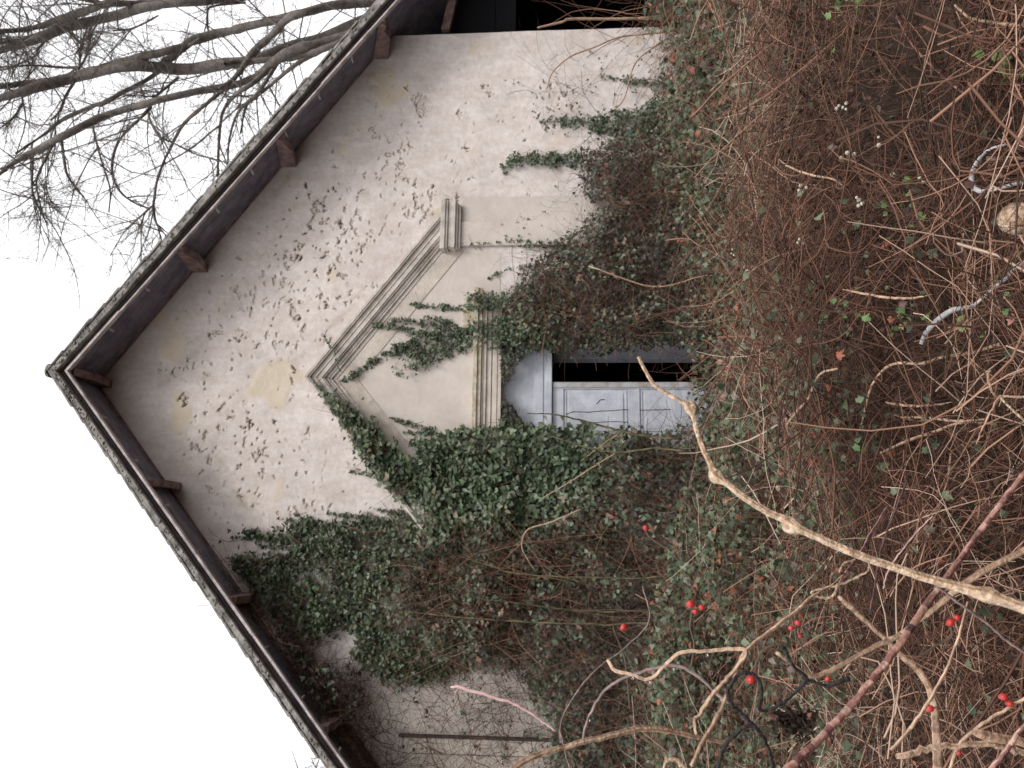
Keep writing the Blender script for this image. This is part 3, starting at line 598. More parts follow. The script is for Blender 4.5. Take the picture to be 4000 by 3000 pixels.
plant('overgrown_climber', 'low green and brown leafy growth at the foot of the wall by the right corner', 'climber', [[(1500, -60), (1680, -60), (1680, 340), (1560, 330), (1480, 250), (1520, 170), (1500, 90), (1545, 60)], [(1480, 200), (1560, 190), (1600, 330), (1480, 320)]], 1500, (.026, .055), (.02, .5), (.1, 1), 420, (.15, .6), (.0012, .0035), (.2, .8), lmat='oldivy', spread=1.0, bow=.6)
# left side
LV = [[(1330, 935), (1400, 945), (1640, 900), (1640, 1700), (1180, 1700), (1190, 1560), (1120, 1440), (1060, 1420), (1000, 1360), (1030, 1200), (1180, 1140), (1290, 1080)], [(880, 1180), (1100, 1150), (1100, 1440), (960, 1420), (860, 1300)]]
plant('overgrown_climber', 'wide mass of dull leaves and upright stems smothering the wall left of the door', 'climber', LV, 1900, (.028, .062), (.03, .60), (.15, 1.0), 420, (.2, .8), (.0012, .0035), (.1, .8), lmat='oldivy', spread=.7, bow=.5)
LW = [[(640, 1395), (720, 1430), (860, 1470), (1000, 1460), (1120, 1440), (1200, 1560), (1200, 1700), (740, 1700), (690, 1580), (640, 1480), (590, 1400), (560, 1340)]]
plant('climbing_ivy', 'dark ivy patch over the upper right corner of the door head panel', 'ivy', [[(1080, 738), (1160, 745), (1150, 765), (1118, 788), (1100, 830), (1084, 830)], [(1084, 862), (1105, 875), (1125, 905), (1140, 925), (1084, 930)]], 2300, (.028, .05), (.02, .16), (.05, .7), 150, (.1, .3), (.001, .003), (.1, .5), lmat='oldivy', spread=1.0)
plant('dry_vine', 'sheaf of thin upright brown stems rising through the ivy left of the door', 'vine', [[(880, 1180), (1640, 1100), (1640, 1500), (1100, 1480), (800, 1380)]], 0, (.02, .03), (.1, .5), (0, 1), 50, (.3, 1.3), (.0014, .0032), (.3, .85), spread=.22, soff=(.15, .65), bow=.45)
plant('dry_vine', 'brown dried vines matted on the grey wall beneath the left eaves', 'vine', LW, 70, (.02, .05), (.01, .2), (.3, .95), 380, (.15, .8), (.0012, .0035), (.0, .55), lmat='oldivy', spread=.9, soff=(.01, .22), bow=.9)
LE = [[(470, 1160), (520, 1250), (600, 1330), (660, 1400), (720, 1500), (780, 1600), (830, 1700), (760, 1700), (690, 1600), (610, 1460), (540, 1350), (480, 1260)], [(600, 1330), (660, 1390), (700, 1420), (780, 1440), (800, 1500), (760, 1560), (690, 1480)]]
plant('dry_vine', 'dark brown vines hanging in the shadow of the left roof overhang', 'vine', LE, 1300, (.03, .055), (.03, .42), (0, .55), 420, (.15, .7), (.0015, .0035), (.0, .45), lmat='oldivy', spread=1.2, soff=(.03, .5), bow=.8)

# upright mossy stems left of the door (each traced)
def traced(name, label, cat, pts, depth, m, K=None, jit=.0, group=None, S=8, extra=()):
    """pts: (px, py, width_px) with one depth or one depth per point; a real stem of that thickness"""
    n = len(pts); dd = depth if hasattr(depth, '__len__') else [depth] * n
    if len(dd) == 2 and n != 2: dd = list(np.linspace(dd[0], dd[1], n))
    P = np.array([[*at(p[0], p[1], d), p[2] * d / FPX / 2] for p, d in zip(pts, dd)])
    K = K or max(10, n * 5); q = resample(P, K); q[:, 3] = np.maximum(q[:, 3], .0004)
    if jit: q[1:-1, :3] += rng.normal(size=(K - 2, 3)) * jit
    base = q[0, :3].copy()
    for (i, r) in extra:   # swollen nodes
        c = P[i, :3]; dist = np.linalg.norm(q[:, :3] - c, axis=1); q[:, 3] += r * d_scale(dist, P[i, 3])
    V, F = tubes((q[None, :, :3] - base), q[None, :, 3], S)
    tt = (.5 + .30 * rng.normal(size=S))[None] + (.16 * rng.normal(size=K - 1))[:, None] + .10 * rng.normal(size=(K - 1, S))
    o = mk(name, V, F, m, tint=np.clip(tt, 0, 1).ravel(), smooth=True); me = o.data
    bm = bmesh.new(); bm.from_mesh(me); bmesh.ops.holes_fill(bm, edges=[e for e in bm.edges if e.is_boundary], sides=0); bmesh.ops.delete(bm, geom=[v for v in bm.verts if not v.link_faces], context='VERTS'); bm.to_mesh(me); bm.free()
    o.location = base
    return tag(o, label, cat, group), q
def d_scale(d, r): return np.exp(-(d / (r * 1.6)) ** 2) * r
for pts, lab in [
    ([(3000, 2560, 12), (2700, 2270, 12), (2470, 2260, 12), (2050, 2245, 10), (1900, 2205, 7), (1770, 2165, 4)], 'straight mossy stem, uppermost in the photo of those left of the door'),
    ([(2900, 2600, 12), (2600, 2400, 12), (2370, 2390, 11), (2170, 2375, 10), (1980, 2350, 9), (1860, 2335, 8), (1790, 2280, 5)], 'mossy yellow-green stem bending at its tip, second of those left of the door'),
    ([(2900, 2660, 13), (2580, 2450, 13), (2350, 2440, 12), (2060, 2430, 11), (1800, 2412, 9), (1640, 2395, 8), (1560, 2385, 5)], 'tallest mossy yellow-green stem left of the door with a grey forked tip'),
    ([(2640, 1712, 14), (2550, 1707, 15), (2460, 1690, 15), (2370, 1668, 14), (2260, 1640, 12), (2170, 1620, 10), (2060, 1615, 5)], 'mossy stem leaning across the foot of the closed grey door leaf'),
    ([(2680, 1765, 13), (2560, 1752, 13), (2420, 1768, 13), (2310, 1752, 11), (2200, 1720, 10), (2120, 1692, 5)], 'mossy stem just left of the closed grey door leaf'),
]:
    n = len(pts); pts = [(a, b, c * .62) for a, b, c in pts]; traced('mossy_shoot', lab, 'shoot', pts, list(np.linspace(5.6, 7.15, n)), M['mossst'], jit=.002, S=6)
for pts, lab in [([(2410, 1765, 5), (2260, 1860, 5), (2120, 1945, 3)], 'thin pale twig slanting away from the mossy stem left of the door'), ([(2420, 1690, 5), (2350, 1740, 5), (2270, 1800, 3)], 'short thin twig branching off the mossy stem at the door foot'),
                 ([(2300, 1040, 6), (2560, 1120, 6), (2780, 1075, 5), (3100, 1100, 5)], 'long thin yellowish stem over the climber right of the door'), ([(2270, 1990, 5), (2150, 2040, 6), (2060, 2070, 5), (2040, 2140, 4), (2090, 2230, 4)], 'thin hooked brown twig left of the glossy ivy')]:
    traced('thin_twig', lab, 'twig', pts, 6.9, M['tan2'], jit=.002, S=5)

# ------------------------------------------------------------------ thicket in front of the house
def thick_top(x, y):
    x = np.asarray(x, float); y = np.asarray(y, float)
    yw = 8.0 + .2 * x - y                      # distance to the wall
    h = gz(x, y) + .50 + .40 * vnoise(x + 50, y + 50, 1.2, 15) + .34 * vnoise(x * .8 + y * .5 + 50, y * .8 - x * .5 + 50, 3.3, 16) + .10 * vnoise(x + 50, y + 50, 9.0, 17)
    h += .30 * np.clip((-x - .6) / 1.5, 0, 1) * np.clip((y - 2.5) / 2, 0, 1)
    h += .30 * np.clip((x - 1.0) / 1.5, 0, 1) * np.clip((y - 3.0) / 3, 0, 1)
    h -= .15 * np.clip((2.0 - y) / 1.0, 0, 1)
    h -= .30 * np.exp(-(x / .75) ** 2) * np.clip((y - 3.2) / 2, 0, 1)
    return h
def samp(n, y0=1.15, y1=7.9, p=1.0):
    u = rng.random(n); y = y0 * (y1 / y0) ** (u ** p)
    hw = .56 * y + .5; x = (rng.random(n) * 2 - 1) * hw
    keep = (8.0 + .2 * x - y) > .03
    return x[keep], y[keep]
# a lumpy mass of litter under the surface, so that no soil shows
parts = []
def tangle(n, ln, rad, tint, zoff, elev=.25, bow=.8, K=8, p=1.0, y0=1.15, rpow=2.0):
    x, y = samp(n, y0=y0, p=p); n = len(x); z = thick_top(x, y) - zoff[0] - (zoff[1] - zoff[0]) * rng.random(n) ** 1.5
    az = 5.0 * vnoise(x + 60, y + 60, .9, 91) + 4.0 * vnoise(x + 60, y + 60, 2.6, 92) + .75 * rng.normal(size=n); el = elev * rng.normal(size=n); d = norm(np.stack([np.cos(az) * np.cos(el), np.sin(az) * np.cos(el) * .7, np.sin(el)], -1))
    L = (ln[0] + (ln[1] - ln[0]) * rng.random(n) ** 1.5) * np.clip(.35 + y / 5, .4, 1.2); c = bow * rng.normal(size=(n, 3)) + np.array([0, 0, -.5]); cur = np.stack([x, y, z], -1) - d * L[:, None] * .5; pts = [cur.copy()]
    for k in range(K - 1):
        d = norm(d + c / (K - 1) + .12 * rng.normal(size=(n, 3))); cur = cur + d * (L / (K - 1))[:, None]; pts.append(cur.copy())
    r = (rad[0] + (rad[1] - rad[0]) * rng.random(n) ** rpow)[:, None] * np.linspace(1, .5, K)[None]
    P = np.stack(pts, 1); w_ = (O - P) @ EY; P = P - EY * np.maximum(0, .03 - w_)[..., None]
    V, F = tubes(P, r, 3); k_ = .46 + .85 * vnoise(x + 30, y + 30, 1.9, 31)
    return V, F, np.repeat(np.clip((tint[0] + (tint[1] - tint[0]) * rng.random(n)) * k_, 0, 1), (K - 1) * 3)
T_ = join([tangle(44000, (.08, .34), (.0007, .0020), (.0, .95), (-.05, .25), bow=1.1), tangle(7000, (.25, .8), (.0010, .0026), (.1, 1.0), (-.10, .12), bow=.9),
           tangle(420, (.4, 1.2), (.0018, .0042), (.3, 1.0), (-.14, .05), bow=1.2)])
th = mk('dry_stems_tangle', T_[0], T_[1], M['dry'], None, T_[2], smooth=True); tag(th, 'dense tangle of dry brown bramble stems filling the foreground', 'undergrowth', kind='stuff')
def ground_leaves(n, size, tint, zoff, shape, mname, name, label, dens=None, upn=.9, p=1.0):
    x, y = samp(n, p=p)
    if dens is not None:
        k = rng.random(len(x)) < dens(x, y); x, y = x[k], y[k]
    n = len(x); z = thick_top(x, y) - zoff[0] - (zoff[1] - zoff[0]) * rng.random(n)
    Nn = np.array([0, -.35, .8]) + upn * rng.normal(size=(n, 3)) * .7
    s = (size[0] + (size[1] - size[0]) * rng.random(n)) * np.clip(.28 + y / 6, .5, 1.2)
    V, F, T = (leaves if shape == 'leaf' else lobed)(np.stack([x, y, z], -1), Nn, s, tint[0] + (tint[1] - tint[0]) * rng.random(n), *((shape,) if shape == 'leaf' else ()))
    o = mk(name, V, F, M[mname], None, T); return tag(o, label, 'undergrowth', kind='stuff')
ground_leaves(42000, (.016, .040), (0, .38), (.02, .34), 'leaf', 'bleaf', 'withered_leaf_litter', 'withered brown leaves caught all through the bramble thicket')
def dl(x, y): return (.10 + .90 * np.clip((y - 2.1) / 1.5, 0, 1)) * np.clip(-.10 + 1.15 * np.clip((y - 1.9) / 2.2, 0, 1) + .35 * np.clip((-x - .2) / 1.2, 0, 1) * np.clip((y - 1.6) / 1.5, 0, 1) + 1.7 * (vnoise(x + 70, y + 70, 1.6, 41) - .5) + .8 * (vnoise(x + 70, y + 70, 6, 43) - .5), .02, 1)
ground_leaves(105000, (.022, .046), (.45, 1.0), (-.10, .18), 'ivy', 'bleaf', 'bramble_leaf_cover', 'scattered green and reddish bramble leaves on the thicket', dens=dl)

def surf(px, py, up=.03):
    d = .7
    while d < 8.5:
        p = at(px, py, d); wd = (O - p) @ EY
        if p[2] < thick_top(p[0], p[1]) + up or wd < .5: return d
        d += .02
    return d
# individually visible bright sprigs
def sprig(px, py, d, n, size, m, tint, label, cat='sprig', spread=.05, name='leafy_sprig', group=None):
    ds = surf(px, py, .05); size *= ds / d; spread *= ds / d; c = at(px, py, ds); e = empty(name, label, cat, tuple(c), 0, group)
    P = rng.normal(size=(n, 3)) * spread; V, F, T = lobed(P, np.array([0, -.7, .6]) + .6 * rng.normal(size=(n, 3)), size * .62 * (.6 + .7 * rng.random(n)), tint[0] + (tint[1] - tint[0]) * rng.random(n))
    mk('leaves', V, F, M[m], e, T)
    st_ = [np.array([(0, 0, -.25), (spread * .3, 0, -.12), (0, 0, 0), tuple(P[0])])] + [np.array([(0, 0, -.05), tuple(P[k] * .5), tuple(P[k] * .8), tuple(P[k])]) for k in range(min(n, 6))]
    V, F = tubes(np.array(st_), np.full((len(st_), 4), .0012), 4); mk('stem', V, F, M['ivystem'], e, smooth=True)
    return e
for (px, py, d, n, s, m, t, sp_, lab) in [
    (3280, 20, 3.4, 12, .045, 'greenleaf', (.3, .8), .05, 'bright green leaf cluster at the top edge, right of the wall corner'),
    (3560, 750, 2.6, 6, .035, 'greenleaf', (.3, .7), .035, 'small green trefoil leaves above the rounded green group in the brown tangle'),
    (3550, 860, 2.6, 8, .034, 'greenleaf', (.2, .7), .045, 'rounded green leaf group in the middle of the right-hand tangle'),
    (3870, 240, 2.2, 7, .05, 'greenleaf', (.7, 1), .04, 'yellow-green hawthorn-like leaves near the upper right corner'),
    (3940, 290, 2.1, 5, .04, 'greenleaf', (.2, .6), .035, 'green leaves right of the yellow-green leaves near the upper right corner'),
    (3220, 1200, 3.2, 10, .045, 'greenleaf', (.1, .6), .07, 'green leaf patch above the small yellow leaf'),
    (3460, 1220, 2.8, 8, .045, 'greenleaf', (.3, .7), .06, 'paler green leaf patch right of the small yellow leaf'),
    (3860, 1110, 2.2, 6, .034, 'greenleaf', (.3, .7), .035, 'green leaves beside the pale curved hoop end'),
    (3780, 1240, 2.2, 5, .04, 'greenleaf', (.7, 1), .035, 'yellowish leaves under the pale curved stick'),
    (3530, 1262, 2.7, 3, .03, 'redleaf', (.9, 1), .012, 'single small yellow leaf group in the tangle'),
    (3300, 1900, 2.6, 12, .035, 'greenleaf', (.1, .5), .09, 'green leaf patch above the long tan branch'),
    (3200, 1960, 2.6, 9, .03, 'greenleaf', (.0, .4), .08, 'dark green leaf patch touching the long tan branch'),
    (3830, 40, 2.0, 4, .045, 'redleaf', (0, .2), .03, 'crimson leaves close to the upper right corner'),
    (3915, 200, 2.0, 4, .034, 'redleaf', (.3, .6), .03, 'orange-pink leaves below the crimson ones at the upper right'),
    (3940, 1225, 1.9, 2, .05, 'redleaf', (.5, .5), .01, 'round dusty pink leaf near the right edge'),
    (2850, 1420, 4.6, 9, .05, 'redleaf', (.3, .7), .07, 'pink faded leaves below the door opening'),
    (2820, 1560, 4.6, 6, .045, 'redleaf', (.1, .6), .06, 'reddish faded leaves in front of the foot of the door'),
    (3000, 1480, 4.0, 8, .04, 'greenleaf', (.2, .7), .06, 'green sprig in front of the door foot'),
    (2830, 1680, 4.0, 8, .045, 'greenleaf', (.1, .5), .06, 'green sprig beneath the bend of the long tan branch')]:
    sprig(px, py, d, n, s, m, t, lab, spread=sp_)
# snowberries
for i, (px, py, d, n) in enumerate([(2860, 990, 5.0, 3), (2915, 1050, 4.8, 3), (3290, 420, 3.1, 5), (3320, 600, 3.0, 3), (3130, 735, 3.3, 4), (3490, 685, 2.6, 2), (3350, 790, 2.8, 4), (3425, 545, 2.8, 2), (3620, 700, 2.5, 2), (3050, 1905, 3.2, 2), (3130, 940, 3.0, 3)]):
    lab = ['white berry pair by the brown climber, upper of two', 'white berry pair by the brown climber, lower of two', 'largest whitish berry cluster in the upper brown tangle', 'white berries midway up the brown tangle', 'white berry cluster left of the long dry stem',
           'single pale berry pair near the dark stalk', 'pale berries above the rounded green leaf group', 'pale berry pair right of the largest cluster', 'pale berries close left of the pale wire hoop', 'pale berries just above the long tan branch', 'pale berries at the left of the brown tangle'][i]
    ds = surf(px, py, .05); c = at(px, py, ds); e = empty('snowberry', lab, 'berries', tuple(c)); bm = None
    for k in range(n):
        bm = bmesh.new(); ico(bm, [random.gauss(0, .011) * ds / d for _ in range(3)], random.uniform(.005, .009) * ds / d, 2)
        bmobj('berry', bm, M['berry'], e)
    V, F = tubes(np.array([[(0, 0, -.2), (.01, 0, -.1), (0, 0, 0)]]), np.full((1, 3), .0012), 4); mk('stem', V, F, M['ivystem'], e)

# ------------------------------------------------------------------ near branches
o_, q_ = traced('dry_branch', 'long thick tan branch with swollen joints crossing the lower right', 'branch',
    [(2494, 1395, 13), (2520, 1447, 14), (2550, 1497, 16), (2562, 1508, 17), (2620, 1545, 15), (2681, 1578, 17), (2697, 1592, 30), (2712, 1640, 19), (2724, 1690, 19), (2747, 1753, 21), (2775, 1815, 22), (2797, 1860, 34), (2840, 1890, 25), (2900, 1938, 26), (2990, 1995, 28), (3065, 2030, 31), (3088, 2052, 44), (3130, 2070, 31), (3250, 2125, 30), (3364, 2172, 31), (3520, 2225, 32), (3662, 2271, 36), (3780, 2303, 42), (3861, 2326, 50), (3930, 2350, 44), (4060, 2395, 48), (4300, 2460, 50)],
    [1.15, .72], M['tan'], K=150, jit=.0002, S=14, extra=((6, .8), (11, .7), (16, .55), (23, .3)))
def tr(lab, pts, d, m='tan2', cat='twig', name='bare_twig', **k):
    if not hasattr(d, '__len__') and 1.28 < d < 3 or (hasattr(d, '__len__') and d[0] >= 1.9): d = [surf(min(p[0], 3990), min(max(p[1], 10), 2990), .04) for p in pts]
    return traced(name, lab, cat, pts, d, M[m], jit=k.pop('jit', .0004), **k)
for (a, sx, sz) in ((6, .006, .0), (11, -.005, .002), (16, .004, -.003)):   # side knobs on the branch
    pass
tr('long reddish striped cane running from the right edge to the bottom edge', [(4060, 1780, 20), (3961, 1900, 21), (3762, 2165, 22), (3696, 2258, 22), (3629, 2351, 27), (3537, 2483, 27), (3430, 2629, 27), (3271, 2815, 28), (3119, 2967, 30), (2980, 3080, 32)], [.95, .75], 'redcane', 'cane', 'cane', K=60, S=10)
tr('second reddish cane in the lower right corner', [(4080, 2740, 20), (3990, 2850, 20), (3870, 3010, 20), (3800, 3100, 20)], .8, 'redcane', 'cane', 'cane')
tr('straight tan stem behind the reddish cane, ending near the black vine', [(4080, 2110, 24), (3990, 2155, 26), (3900, 2200, 25), (3800, 2256, 26), (3700, 2335, 24), (3620, 2400, 20), (3520, 2475, 20), (3455, 2508, 20), (3380, 2545, 18), (3300, 2590, 18), (3220, 2630, 18), (3170, 2642, 17), (3100, 2600, 16), (3035, 2552, 15)], [1.15, 1.0])
tr('short straight brown stem joining the tan stem behind the reddish cane', [(3275, 2330, 14), (3310, 2362, 20), (3380, 2425, 19), (3460, 2500, 18), (3520, 2560, 22), (3580, 2610, 28), (3630, 2690, 26), (3650, 2780, 28), (3660, 2900, 34), (3665, 3060, 36)], 1.12)
tr('zigzag tan stem left of the black vine', [(2374, 2578, 14), (2395, 2610, 15), (2415, 2624, 15), (2470, 2635, 13), (2533, 2654, 13), (2590, 2608, 13), (2655, 2551, 14), (2760, 2544, 14), (2880, 2534, 16), (2915, 2552, 16), (2850, 2640, 17), (2790, 2705, 18), (2735, 2790, 18), (2712, 2815, 15), (2722, 2870, 13)], [1.0, .85])
tr('slanting tan stem rising to the rose hips from the zigzag stem', [(2700, 2990, 16), (2745, 2900, 17), (2790, 2820, 18), (2850, 2700, 17), (2905, 2555, 16), (3000, 2470, 16), (3099, 2395, 17), (3168, 2332, 11), (3240, 2290, 7), (3300, 2240, 5)], [.85, 1.0])
tr('arched brown stem along the bottom left of the branches', [(1960, 3040, 26), (2060, 2966, 24), (2200, 2920, 20), (2400, 2868, 22), (2530, 2845, 24), (2650, 2860, 21), (2760, 2885, 18), (2870, 2905, 16)], [.75, .9], K=50, S=10)
tr('upper mauve hooped cane left of the black vine', [(2190, 2900, 9), (2188, 2855, 9), (2204, 2790, 9), (2264, 2690, 9), (2344, 2605, 8), (2436, 2535, 7), (2536, 2425, 6), (2510, 2290, 5)], [1.2, 1.4], 'mauve', 'cane', 'cane')
tr('lower mauve hooped cane crossing the zigzag stem', [(2276, 2895, 10), (2300, 2800, 11), (2370, 2690, 12), (2490, 2630, 12), (2628, 2600, 13), (2728, 2643, 13), (2814, 2722, 12), (2900, 2785, 11), (2960, 2870, 10)], [1.05, .95], 'mauve', 'cane', 'cane')
tr('thin brown cane hanging from the mauve canes to the bottom edge', [(2186, 2850, 8), (2200, 2900, 8), (2215, 2960, 8), (2235, 3040, 8)], 1.2, 'mauve', 'cane', 'cane')
tr('pink-tipped slim cane over the grey boarding', [(1762, 2683, 7), (1800, 2684, 13), (1830, 2696, 12), (1880, 2707, 12), (1945, 2730, 12), (2000, 2745, 11), (2078, 2788, 9), (2170, 2855, 8)], [1.25, 1.2], 'pinkst', 'cane', 'cane')
for k, (pts) in enumerate([[(1800, 2684, 6), (1782, 2700, 6), (1776, 2725, 4)], [(1806, 2686, 5), (1800, 2710, 4), (1795, 2735, 3)]]):
    o2, _ = tr('', pts, 1.25, 'pinkst'); o2.name = 'tip'; src = [o for o in bpy.data.objects if o.get('label') == 'pink-tipped slim cane over the grey boarding'][0]
    del o2['label']; del o2['category']; o2.location = o2.location - src.location; o2.parent = src
tr('thin brown curling stem at the bottom edge', [(2600, 2960, 11), (2612, 2970, 12), (2640, 2968, 12), (2665, 2985, 12), (2700, 3040, 13)], .8)
tr('small tan hooked tendril at the bottom', [(2600, 3040, 9), (2598, 2985, 11), (2615, 2965, 12), (2645, 2972, 12), (2680, 3040, 12)], .82, 'tan')
tr('coral hook-shaped tendril under the long tan branch', [(3341, 2185, 6), (3298, 2200, 7), (3277, 2238, 7)], 1.0, 'tan', 'tendril', 'tendril')
tr('coral looping tendril joined to a dark stem', [(3395, 2205, 6), (3385, 2235, 8), (3330, 2262, 10), (3290, 2282, 9), (3230, 2295, 9), (3172, 2310, 8), (3168, 2318, 8), (3215, 2336, 10), (3250, 2330, 10), (3268, 2300, 11), (3272, 2280, 9)], 1.0, 'tan', 'tendril', 'tendril', K=50)
tr('dark brown stem slanting from the tendril up behind the tan branch', [(3270, 2295, 10), (3330, 2205, 15), (3364, 2160, 15), (3410, 2080, 17), (3470, 1985, 18)], [1.0, 1.15], 'redcane', 'cane', 'cane')
tr('thin reddish stem above the long tan branch at the right', [(3450, 2300, 9), (3470, 2230, 10), (3540, 2130, 11), (3600, 2060, 11), (3645, 2015, 8)], 1.2, 'redcane', 'cane', 'cane')
tr('dark thin stem across the short reddish stems', [(3398, 2400, 7), (3420, 2270, 8), (3450, 2120, 8), (3500, 1990, 9), (3540, 1880, 8)], 1.25, 'redcane', 'cane', 'cane')
tr('thin straight mauve stem from the long tan branch to the right edge', [(3660, 2292, 8), (3740, 2350, 11), (3850, 2430, 11), (3930, 2500, 11), (4050, 2580, 12)], .85, 'mauve', 'cane', 'cane')
tr('slim pale stem slanting beneath the long tan branch', [(3780, 2350, 7), (3745, 2480, 10), (3700, 2610, 11), (3640, 2720, 13), (3560, 2840, 14), (3480, 2930, 14)], .95)
tr('slim brown stem over the lower right corner', [(4060, 2690, 12), (3950, 2760, 12), (3820, 2840, 13), (3740, 2920, 12), (3700, 3040, 12)], 1.0)
tr('thick broken twig end in the lower right corner', [(3800, 2862, 16), (3830, 2868, 34), (3900, 2885, 36), (3980, 2895, 34), (4100, 2930, 34)], .9)
tr('knobbly brown branch at the lower right', [(3500, 2955, 20), (3560, 2945, 26), (3650, 2920, 24), (3740, 2915, 22), (3850, 2905, 24), (3960, 2930, 24), (4080, 2960, 24)], 1.0, jit=.0012)
tr('straight thin tan stem of the three-way fork at the right edge', [(4060, 1552, 10), (3980, 1550, 10), (3910, 1548, 9)], 1.1, 'tan')
tr('hooked thin tan stem of the three-way fork at the right edge', [(3910, 1548, 8), (3885, 1545, 8), (3865, 1500, 9), (3860, 1460, 9), (3870, 1446, 9)], 1.1, 'tan')
tr('descending thin dark stem of the three-way fork at the right edge', [(3900, 1553, 8), (3870, 1610, 8), (3840, 1670, 7), (3815, 1735, 6)], 1.1, 'tan2')
tr('slanting thin tan stem of the three-way fork at the right edge', [(3905, 1553, 8), (3950, 1595, 9), (4050, 1690, 10)], 1.1, 'tan')
tr('yellowish arching cane in the middle of the right-hand tangle', [(3900, 1345, 14), (3800, 1375, 14), (3680, 1395, 14), (3600, 1418, 13), (3500, 1418, 12), (3440, 1455, 10), (3400, 1520, 9), (3380, 1600, 8), (3360, 1680, 7)], [2.0, 2.3], 'tan2', 'cane', 'cane')
tr('bent tan cane at the left of the right-hand tangle', [(3270, 1440, 9), (3200, 1465, 9), (3155, 1560, 9), (3110, 1610, 9), (3075, 1660, 8), (3080, 1700, 7)], 2.6, 'tan2', 'cane', 'cane')
tr('thick straight brown stick lying in the middle of the tangle', [(3460, 1570, 4), (3480, 1575, 10), (3560, 1585, 11), (3660, 1580, 9), (3720, 1570, 3)], 2.0)
tr('long dry stick lying above the first parallel sticks', [(3290, 1130, 3), (3340, 1140, 8), (3450, 1160, 10), (3560, 1165, 9), (3640, 1150, 3)], 2.3)
tr('long reddish thorny cane in the upper right tangle', [(3500, 60, 9), (3560, 170, 11), (3640, 260, 12), (3720, 330, 12), (3765, 365, 10)], 2.0, 'redcane', 'cane', 'cane')
tr('tan cane at the upper right corner', [(3730, 20, 10), (3780, 65, 11), (3830, 80, 12), (3930, 95, 13), (4060, 100, 14)], 1.7, 'tan', 'cane', 'cane')
tr('pair-forming lower stick in the middle of the tangle', [(3440, 1770, 9), (3540, 1725, 13), (3640, 1690, 13), (3760, 1650, 12), (3880, 1655, 12)], 2.0)
tr('pair-forming upper stick in the middle of the tangle', [(3520, 1630, 9), (3620, 1632, 13), (3740, 1645, 13), (3850, 1638, 10)], 2.05)
tr('bare brown stick in the upper left part of the tangle', [(3040, 620, 3), (3080, 650, 8), (3140, 675, 10), (3200, 690, 9), (3255, 700, 7), (3300, 730, 3)], 2.6)
tr('long arched dry vine over the black opening beyond the corner', [(2100, 108, 7), (2200, 85, 9), (2230, 74, 10), (2400, 74, 10), (2550, 70, 11), (2660, 66, 12), (2800, 60, 12)], 7.6, 'tan2', 'vine', 'arched_vine')
tr('slack dry vine looping down across the plaster by the right corner', [(2135, 350, 4), (2160, 280, 5), (2230, 220, 6), (2320, 185, 7), (2420, 145, 7), (2550, 130, 8), (2700, 115, 9)], 8.2, 'tan2', 'vine', 'arched_vine')
tr('second slack vine crossing the plaster by the right corner', [(2400, 430, 4), (2440, 380, 5), (2480, 250, 5), (2560, 180, 6), (2660, 120, 7)], 8.2, 'tan2', 'vine', 'arched_vine')
# black vines
tr('glossy black zigzag vine looping over the branches', [(3048, 2532, 14), (3065, 2534, 17), (3085, 2580, 14), (3110, 2612, 14), (3150, 2652, 18), (3110, 2700, 13), (3052, 2750, 13), (2995, 2772, 13), (2967, 2773, 15), (2972, 2735, 15), (2973, 2690, 15), (2955, 2642, 15), (2900, 2628, 15), (2868, 2655, 15), (2843, 2700, 16), (2855, 2748, 17), (2890, 2782, 17), (2940, 2830, 17)], .8, 'black', 'vine', 'black_vine', K=110, S=10)
tr('short black side shoot of the zigzag vine', [(3150, 2655, 16), (3190, 2668, 13), (3240, 2680, 16), (3280, 2660, 18), (3315, 2652, 22)], .8, 'black', 'vine', 'black_vine')
tr('black arched vine at the bottom edge', [(2806, 3050, 15), (2808, 2985, 15), (2834, 2912, 16), (2890, 2850, 16), (2940, 2836, 18), (2980, 2885, 16), (3010, 2950, 15), (3028, 3050, 16)], .78, 'black', 'vine', 'black_vine', K=50, S=10)
# withered dark cluster
e = empty('withered_flower_head', 'dark withered lumpy seed head among the stems at the bottom', 'seed head', tuple(at(3105, 2820, .95))); bm = bmesh.new()
bm.free(); P = rng.normal(size=(110, 3)) * [.007, .008, .011]; V, F, T = lobed(P, rng.normal(size=(110, 3)), .006 + .006 * rng.random(110), rng.random(110)); mk('petals', V, F, M['darkveg'], e)
P = rng.normal(size=(30, 1, 3)) * .007 + np.cumsum(rng.normal(size=(30, 6, 3)) * .005, 1); V, F = tubes(P, np.full((30, 6), .0011), 5); mk('curled_stalks', V, F, M['darkveg'], e, smooth=True)

# pale hoops
tr('pale grey bent wire hoop near the right edge', [(4080, 700, 14), (4000, 713, 14), (3930, 728, 15), (3870, 742, 16), (3830, 748, 18), (3800, 725, 20), (3795, 690, 20), (3810, 645, 17), (3840, 605, 14), (3880, 578, 11), (3930, 565, 9)], 1.5, 'wire', 'hoop', 'wire_hoop', K=70, S=10)
tr('pale grey curved stick arching to the right edge', [(3597, 1344, 16), (3612, 1310, 19), (3650, 1262, 21), (3716, 1213, 21), (3790, 1200, 16), (3805, 1192, 13), (3856, 1148, 10), (3885, 1120, 12), (3931, 1088, 16), (3960, 1050, 18), (4060, 985, 20)], 1.5, 'wire', 'hoop', 'wire_hoop', K=60, S=10)
tr('dark bent stem entering the pale wire hoop', [(3740, 450, 6), (3800, 470, 9), (3860, 500, 10), (3900, 530, 10), (3930, 580, 11), (3950, 600, 12), (4050, 580, 12)], 1.5, 'black', 'vine', 'black_vine')
tr('thin black loop left of the pale wire hoop', [(3800, 630, 6), (3760, 590, 8), (3745, 540, 9), (3770, 500, 8), (3820, 480, 7)], 1.55, 'black', 'vine', 'black_vine')
